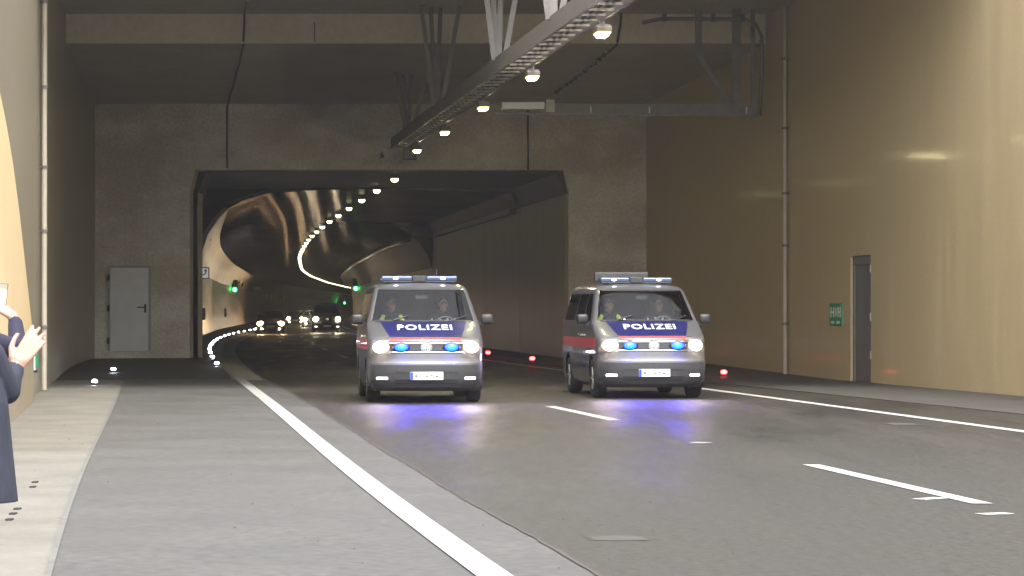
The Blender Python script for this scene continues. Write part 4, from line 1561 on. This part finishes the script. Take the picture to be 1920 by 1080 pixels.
put_van(v1, 800, 756)
put_van(v2, 1227, 748)
v2.rotation_euler = (0, 0, R(6.6))
rb = MB().box((-.68, 2.42, 2.02), (.28, 2.56, 2.185))
rb.bar((-.5, 2.5, 1.95), (-.5, 2.5, 2.03), .05)
rb.bar((.15, 2.5, 1.95), (.15, 2.5, 2.03), .05)
rb.build('roof_board', 'dark_trim', v2, bevel=.015)
MB().sphere((-.30, 1.42, 1.33), (.015, .015, .03), 8, 6).build('dash_beacon', 'day_light', v2)

# a plain van and cars farther in
vd, _ = make_van(False, 'car_grey', 'far_head_light')
vd.location = ((613 - 960) / F_PX * 203, 203, 0.004)
vd.rotation_euler = (0, 0, R(4.6))
tag(vd, 'grey van with dazzling headlights far inside the tunnel', 'van')

CAR_TAB = [(.18, .14, .78, .45, .10), (.26, .04, .85, .5, .03), (.40, .0, .89, .55, .0), (.55, .0, .90, .55, .0), (.66, .03, .90, .52, .0), (.74, .10, .90, .5, .0),
           (.82, .30, .895, .45, .02), (.90, .70, .89, .38, .03), (.97, 1.02, .87, .32, .05), (1.02, 1.15, .84, .28, .10), (1.2, 1.47, .76, .24, .3), (1.36, 1.78, .68, .22, .52),
           (1.42, 1.95, .63, .22, .64), (1.45, 2.15, .56, .24, .8)]


def make_car(body_m, head):
    S = Shell(CAR_TAB, 4.35)
    root = empty('oncoming_car')
    zs = [.18, .22, .26, .33, .40, .47, .55, .60, .66, .70, .74, .78, .82, .86, .90, .94, .97, 1.02, 1.11, 1.2, 1.28, 1.36, 1.39, 1.42, 1.435, 1.45]
    ts = [-1, -.94, -.86, -.78, -.70, -.56, -.42, -.28, -.14, 0, .14, .28, .42, .56, .70, .78, .86, .94, 1]
    yb = list(np.arange(.45, 1.3, .085)) + [1.4, 1.6, 1.8, 2.0, 2.3, 2.6, 2.68, 2.9] + list(np.arange(3.0, 3.9, .085)) + [4.0, 4.1]
    build_shell(S, zs, ts, yb, (1.02, 1.37, .70), [(1.8, 2.6, 1.02, 1.36), (2.68, 3.5, 1.02, 1.36)], (1.05, 1.36), [(.85, .31), (3.45, .31)], .36, root, body_m, 'dark_glass', 'dark_glass')
    MB().box((-.76, .3, .19), (.76, 4.1, .28)).build('floor_pan', 'black_rubber', root)
    for wy in (.85, 3.45):
        for s in (-1, 1):
            make_wheel(root, s * .875, wy, .31, s)
    S.front_patch(.60, .70, -.45, .45, .004, .02, 2, 12).build('grille', 'dark_trim', root)
    S.front_patch(.24, .40, -.5, .5, .004, .02, 2, 12).build('bumper_intake', 'dark_trim', root)
    p = S.front(0, .48)
    MB().box((-.26, p.y - .03, .43), (.26, p.y - .01, .54)).build('number_plate', 'plate_white', root)
    for s in (-1, 1):
        a, b = (.48, .80) if s > 0 else (-.80, -.48)
        ho = S.front_patch(.58, .74, a, b, .005, .02, 3, 8).build('headlight', 'head_glow', root)
        MB().sphere(S.front(s * .65, .66) + Vector((0, -.02, 0)), (.18, .04, .13), 14, 8).build('beam_lamp', head, ho, smooth=True)
        MB().sphere(S.front(s * .55, .33) + Vector((0, -.015, 0)), (.05, .02, .04), 10, 6).build('fog_lamp', 'far_orange_light', root, smooth=True)
        beam_lamp(root, S.front(s * .65, .66) + Vector((0, -.08, 0)), CAR_BEAM, (1.0, .62, .3))
        q = S.side(1.55, 1.0, s)
        MB().sphere(q + Vector((s * .10, 0, .03)), (.09, .06, .07), 10, 8).build('door_mirror', body_m, root, smooth=True)
        MB().box((s * .62, 4.26, .75), (s * .82, 4.36, .92)).build('tail_lamp', 'police_red', root)
    return root


for i, (xp, Y, m_, hd_, lab) in enumerate(((507.5, 190, 'car_dark', 'far_orange_light', 'dark car with warm headlights at the left kerb inside the tunnel'),
                                           (553.5, 300, 'car_grey', 'far_orange_light', 'small distant car behind the dark car in the left lane'),
                                           (586, 262, 'car_white', 'far_head_light', 'distant pale car just behind the dazzling van'))):
    c_ = make_car(m_, hd_)
    c_.location = ((xp - 960) / F_PX * Y, Y, 0.004)
    c_.rotation_euler = (0, 0, R((4.4, 3.8, 4.0)[i]))
    tag(c_, lab, 'car', 'cars following inside the tunnel')

# ------------------------------------------------------------------ people: one continuous skin each
class Figure:
    """Tapered capsules and ellipsoids fused by a voxel remesh into one surface; each face takes the material of the nearest piece."""

    def __init__(self):
        self.caps = []

    def cap(self, a, b, ra, rb, m):
        self.caps.append((np.array(a, float), np.array(b, float), ra, rb, m, None))

    def ell(self, c, r, m):
        self.caps.append((np.array(c, float), None, 0, 0, m, np.array(r, float)))

    def fru(self, path, rad, m, sy=1.0):
        self.caps.append((np.array(path[0], float), np.array(path[-1], float), rad[0], rad[-1], m, ('fru', path, rad, sy)))

    def dist(self, P):
        D = []
        for a, b, ra, rb, m, r in self.caps:
            if b is None:
                q = (P - a) / r
                D.append((np.linalg.norm(q, axis=1) - 1) * r.min())
            else:
                ab = b - a
                t = np.clip(((P - a) @ ab) / max(1e-9, ab @ ab), 0, 1)
                D.append(np.linalg.norm(P - a - t[:, None] * ab, axis=1) - (ra + (rb - ra) * t))
        return np.array(D)

    def build(self, name, voxel, smooth_it=3):
        mb = MB()
        for a, b, ra, rb, m, r in self.caps:
            if b is None:
                mb.sphere(a, tuple(r), 20, 14)
            elif isinstance(r, tuple):
                o_ = len(mb.v)
                mb.tube(r[1], list(r[2]), 24)
                mb.v[o_:] = [(p[0], a[1] + (p[1] - a[1]) * r[3], p[2]) for p in mb.v[o_:]]
            else:
                A, B = Vector(a), Vector(b)
                d = (B - A)
                L_ = max(1e-6, d.length)
                d.normalize()
                path, rad = [], []
                for k in range(5):
                    t = math.pi / 2 * k / 4
                    path.append(A - d * ra * math.cos(t)); rad.append(max(.0006, ra * math.sin(t)))
                for k in range(1, 5):
                    t = math.pi / 2 * k / 4
                    path.append(B + d * rb * math.sin(t)); rad.append(max(.0006, rb * math.cos(t)))
                path.insert(5, (A + B) / 2); rad.insert(5, (ra + rb) / 2)
                path.insert(6, B); rad.insert(6, rb)
                mb.tube(path, rad, 14)
        tmp = bpy.data.meshes.new('tmp')
        tmp.from_pydata(mb.v, [], mb.f)
        bm = bmesh.new(); bm.from_mesh(tmp)
        bmesh.ops.recalc_face_normals(bm, faces=bm.faces)
        bm.to_mesh(tmp); bm.free()
        ob = bpy.data.objects.new('tmp', tmp)
        COL.objects.link(ob)
        rm = ob.modifiers.new('r', 'REMESH'); rm.mode = 'VOXEL'; rm.voxel_size = voxel
        sm = ob.modifiers.new('s', 'SMOOTH'); sm.factor = .5; sm.iterations = smooth_it
        dg = bpy.context.evaluated_depsgraph_get()
        me = bpy.data.meshes.new_from_object(ob.evaluated_get(dg))
        bpy.data.objects.remove(ob)
        me.name = name
        C_ = np.zeros(len(me.polygons) * 3)
        me.polygons.foreach_get('center', C_)
        near = np.argmin(self.dist(C_.reshape(-1, 3)), axis=0)
        names = []
        for c in self.caps:
            if c[4] not in names:
                names.append(c[4])
        me.materials.clear()
        for n in names:
            me.materials.append(MATS[n])
        me.polygons.foreach_set('material_index', [names.index(self.caps[i][4]) for i in near])
        me.polygons.foreach_set('use_smooth', [True] * len(me.polygons))
        o = bpy.data.objects.new(name, me)
        COL.objects.link(o)
        return o


def head(F, c, hair='hair_dark', f=(0, -1, 0), s=1.0):
    """c: centre of the skull; f: facing direction in plan"""
    c = np.array(c, float)
    f = np.array(f, float)
    f = f / np.linalg.norm(f)
    r = np.array([-f[1], f[0], 0])
    u = np.array([0, 0, 1.0])
    P = lambda a, b, d: c + (r * a + f * b + u * d) * s
    F.ell(P(0, -.005, .01), (.076 * s, .092 * s if abs(f[1]) > .5 else .076, .112 * s), 'skin')
    F.ell(P(0, .025, -.065), (.054 * s, .060 * s, .060 * s), 'skin')
    F.cap(P(0, .088, .012), P(0, .108, -.025), .010 * s, .015 * s, 'skin')
    for e in (-1, 1):
        F.ell(P(e * .078, -.01, -.008), (.014 * s, .022 * s, .032 * s), 'skin')
        F.cap(P(e * .018, .084, .030), P(e * .048, .074, .030), .006 * s, .005 * s, 'hair_dark')
        F.ell(P(e * .032, .082, .010), (.010 * s, .007 * s, .005 * s), 'eye_dark')
    F.cap(P(-.022, .080, -.058), P(.022, .080, -.058), .008 * s, .008 * s, 'police_red' if False else 'skin')
    F.ell(P(0, -.022, .045), (.084 * s, .088 * s, .088 * s), hair)
    F.ell(P(0, -.052, -.01), (.078 * s, .060 * s, .085 * s), hair)


def hand(F, wrist, d, palm_n, side, curl=.4, spread=.0, m='skin', s=1.0):
    """wrist point, finger direction, palm normal (towards which the fingers curl), side vector to the thumb"""
    w, d, n, sv = [np.array(Vector(q).normalized()) if i else np.array(q, float) for i, q in enumerate((wrist, d, palm_n, side))]
    F.cap(w, w + d * .03 * s, .026 * s, .030 * s, m)
    for k, o in enumerate((.030, .010, -.011, -.031)):
        base = w + d * .088 * s + sv * o * s
        F.cap(w + d * .02 * s + sv * o * .6 * s, base, .017 * s, .0125 * s, m)
        L_ = (.040, .045, .042, .032)[k] * s
        p = base
        ang = curl * .6
        for j in range(3):
            dd = d * math.cos(ang) + n * math.sin(ang) + sv * spread * (o / .03)
            dd = dd / np.linalg.norm(dd)
            q = p + dd * L_ * (1, .7, .55)[j]
            F.cap(p, q, (.0115, .0105, .0095)[j] * s, (.0105, .0095, .008)[j] * s, m)
            p = q
            ang += curl
    p = w + d * .02 * s + sv * .03 * s
    q = p + (sv * .75 + d * .65 + n * .25) * .042 * s
    F.cap(p, q, .017 * s, .0135 * s, m)
    q2 = q + (sv * .35 + d * .85 + n * (.25 + curl * .4)) * .034 * s
    F.cap(q, q2, .0125 * s, .011 * s, m)
    F.cap(q2, q2 + (sv * .1 + d * .9 + n * (.3 + curl * .4)) * .024 * s, .011 * s, .009 * s, m)


def seated(x, driver, lean=0.0):
    """police officer on a van seat, van coordinates"""
    F = Figure()
    hz = .80
    F.ell((x, 2.10, hz + .06), (.19, .17, .12), 'uniform_navy')
    F.cap((x, 2.12, hz + .12), (x + lean, 2.20, 1.28), .155, .165, 'uniform_navy')
    F.ell((x + lean, 2.19, 1.32), (.215, .125, .14), 'uniform_navy')
    F.cap((x + lean, 2.20, 1.42), (x + lean, 2.17, 1.52), .068, .060, 'skin')
    head(F, (x + lean, 2.14, 1.61), f=(.12 if driver else .3, -1, 0))
    hv = 'hi_vis'
    for e in (-1, 1):
        F.cap((x + lean + e * .06, 2.13, 1.43), (x + lean + e * .15, 2.14, 1.40), .060, .062, 'uniform_navy')
        if driver:
            F.cap((x + lean + e * .20, 2.09, 1.35), (x + lean + e * .23, 2.09, 1.30), .020, .020, 'reflective_tape')
            F.cap((x + lean + e * .07, 2.058, 1.37), (x + lean + e * .05, 2.05, 1.28), .016, .016, 'reflective_tape')
        else:
            F.cap((x + lean + e * .15, 2.075, 1.40), (x + lean + e * .20, 2.06, 1.30), .034, .040, hv)
        sh_ = np.array((x + lean + e * .215, 2.17, 1.375))
        if driver:
            el = np.array((x + e * .27, 1.94, 1.10)); wr2 = np.array((x + e * .19, 1.66, 1.25))
        else:
            el = np.array((x + e * .27, 2.05, 1.07)); wr2 = np.array((x + e * .14, 1.80, .99))
        F.cap(sh_, el, .064, .052, 'uniform_navy')
        F.cap(el, wr2, .050, .038, 'uniform_navy')
        dd = (wr2 - el) / np.linalg.norm(wr2 - el)
        hand(F, wr2 + dd * .02, dd, (-e * .6, -.2, -.8) if not driver else (-e * .3, -.9, -.2), (-e * .7, 0, .7) if driver else (-e, .2, 0), curl=.7 if driver else .35)
        F.cap((x + e * .10, 2.05, hz + .04), (x + e * .15, 1.66, hz + .06), .092, .072, 'trousers')
        F.cap((x + e * .15, 1.66, hz + .05), (x + e * .15, 1.52, .43), .066, .048, 'trousers')
        F.cap((x + e * .15, 1.54, .37), (x + e * .16, 1.36, .35), .045, .04, 'shoe')
    return F


drv = seated(.42, True).build('person', .011)
pas = seated(-.45, False, -.01).build('person', .011)
for o, labs in ((drv, ('officer in dark uniform driving the left police van', 'officer in dark uniform driving the right police van')),
                (pas, ('officer with yellow shoulder panels riding in the left police van', 'officer with yellow shoulder panels riding in the right police van'))):
    for i, v in enumerate((v1, v2)):
        c_ = o if i == 0 else o.copy()
        if i:
            COL.objects.link(c_)
        c_.location = v.location
        c_.rotation_euler = v.rotation_euler
        tag(c_, labs[i], 'person', 'officers in the police vans')

# two bystanders at the left edge, backs to the camera
def bystander(Y, bx, skirt, jacket, name):
    F = Figure()
    return F


S14 = 14.0
P14 = lambda x, y_, dy=0.0: px(x, y_, S14 + dy)
F = Figure()
bx = P14(-92, 0).x
by = S14
# coat: hips to knee, torso, shoulders
F.fru([(bx + .02, by, 1.22), (bx + .03, by, 1.08), (bx + .04, by, .85), (bx + .05, by, .626)], [.205, .235, .248, .262], 'coat_navy', .72)
for e in (-.17, -.06, .06, .17):
    F.cap((bx + e * .8, by - .135 + abs(e) * .25, 1.0), (bx + e * 1.1, by - .165 + abs(e) * .28, .655), .02, .028, 'coat_navy')
F.cap((bx, by, 1.02), (bx, by, 1.27), .168, .175, 'coat_navy')
F.ell((bx, by, 1.32), (.215, .12, .12), 'coat_navy')
F.cap((bx, by, 1.41), (bx, by + .02, 1.50), .062, .058, 'skin')
F.cap((bx - .05, by - .02, 1.43), (bx + .05, by - .02, 1.43), .065, .065, 'coat_navy')
head(F, (bx, by + .03, 1.60), f=(.25, 1, 0))
for e in (-1, 1):
    F.cap((bx + e * .095, by, .75), (bx + e * .10, by + .01, .10), .07, .055, 'trousers')
    F.cap((bx + e * .10, by - .03, .045), (bx + e * .12, by + .17, .04), .046, .042, 'shoe')
# right arm: elbow out to the right, forearm up, open hand
sh_ = np.array((bx + .205, by + .0, 1.33))
el = np.array(P14(12, 728, .10))
wr2 = np.array(P14(26, 697, .20))
F.cap(sh_ - np.array((.03, 0, .02)), el, .076, .062, 'coat_navy')
F.cap(el, wr2, .060, .048, 'coat_navy')
F.cap(el + np.array((0, .01, -.01)), (el + wr2) / 2, .066, .056, 'coat_navy')
hand(F, P14(29, 687, .21), P14(60, 643, .23) - P14(29, 687, .21), Vector((.2, .95, .2)), P14(5, 655, .2) - P14(35, 680, .2), curl=.14, spread=.12, s=1.12)
# left arm hanging forward
F.cap((bx - .205, by, 1.34), (bx - .27, by + .1, 1.10), .075, .062, 'coat_navy')
F.cap((bx - .27, by + .1, 1.12), (bx - .18, by + .30, 1.22), .060, .046, 'coat_navy')
hand(F, (bx - .16, by + .33, 1.24), (.5, .7, .4), (.5, .3, -.6), (.3, -.5, .8), curl=.4)
pa = F.build('person', .0075, 2)
tag(pa, 'bystander in long navy coat with one open hand raised, at the left edge', 'person')

S15 = 15.0
P15 = lambda x, y_, dy=0.0: px(x, y_, S15 + dy)
F = Figure()
bx, by = P15(-104, 0).x, S15
F.cap((bx, by, 1.00), (bx, by, 1.28), .16, .175, 'jacket_navy')
F.cap((bx, by, .98), (bx, by, .90), .165, .160, 'jacket_navy')
F.ell((bx, by, 1.34), (.215, .12, .115), 'jacket_navy')
F.cap((bx, by, 1.42), (bx, by + .02, 1.51), .060, .056, 'skin')
head(F, (bx, by + .03, 1.61), f=(.3, 1, 0))
for e in (-1, 1):
    F.cap((bx + e * .09, by, .90), (bx + e * .10, by + .01, .50), .088, .066, 'trousers')
    F.cap((bx + e * .10, by + .01, .50), (bx + e * .11, by, .10), .062, .048, 'trousers')
    F.cap((bx + e * .11, by - .03, .045), (bx + e * .13, by + .17, .04), .046, .042, 'shoe')
sh_ = np.array((bx + .205, by, 1.36))
el = np.array(P15(34, 655, .22))
wr2 = np.array(P15(29, 607, .36))
F.cap(sh_, el, .066, .050, 'jacket_navy')
F.cap(el, wr2, .050, .038, 'jacket_navy')
hand(F, P15(28, 599, .37), Vector((-.45, .15, .5)), Vector((-.75, .35, .1)), Vector((-.5, -.8, .15)), curl=.62, s=.95)
F.cap((bx - .205, by, 1.36), (bx - .25, by + .18, 1.18), .073, .060, 'jacket_navy')
F.cap((bx - .25, by + .18, 1.18), (bx - .10, by + .34, 1.42), .058, .044, 'jacket_navy')
hand(F, (bx - .08, by + .36, 1.44), (.5, .2, .8), (.8, .0, -.2), (.2, -.9, .2), curl=.5)
pb = F.build('person', .0075, 2)
tag(pb, 'bystander in navy jacket holding up a phone, partly out of frame at left', 'person')
# the phone
pc = P15(-1, 553, .385)
ph = empty('phone', pc, 0)
ph.rotation_euler = (R(-6), R(6), R(4))
MB().box((-.038, 0, -.062), (.038, .008, .062)).build('case', 'black_plastic', ph, bevel=.006)
MB().box((-.035, -.0015, -.058), (.035, -.0005, .058)).build('screen', 'phone_screen', ph)
tag(ph, 'black phone with lit screen held up at the left edge', 'phone')

# ------------------------------------------------------------------ the dusty tunnel air
HAZE = 0.0006
m = bpy.data.materials.new('haze')
m.use_nodes = True
m.node_tree.nodes.clear()
vo = m.node_tree.nodes.new('ShaderNodeVolumePrincipled')
vo.inputs['Color'].default_value = (0.92, 0.90, 0.88, 1)
vo.inputs['Density'].default_value = HAZE
vo.inputs['Anisotropy'].default_value = 0.72
mo_ = m.node_tree.nodes.new('ShaderNodeOutputMaterial')
m.node_tree.links.new(vo.outputs[0], mo_.inputs['Volume'])
MATS['haze'] = m
hz_ = MB().box((-420, -320, -1.1), (420, 1020, 10.2)).build('haze', 'haze')
hz_['kind'] = 'stuff'
hz_['label'] = 'thin dusty air hanging in the tunnel'
hz_['category'] = 'haze'
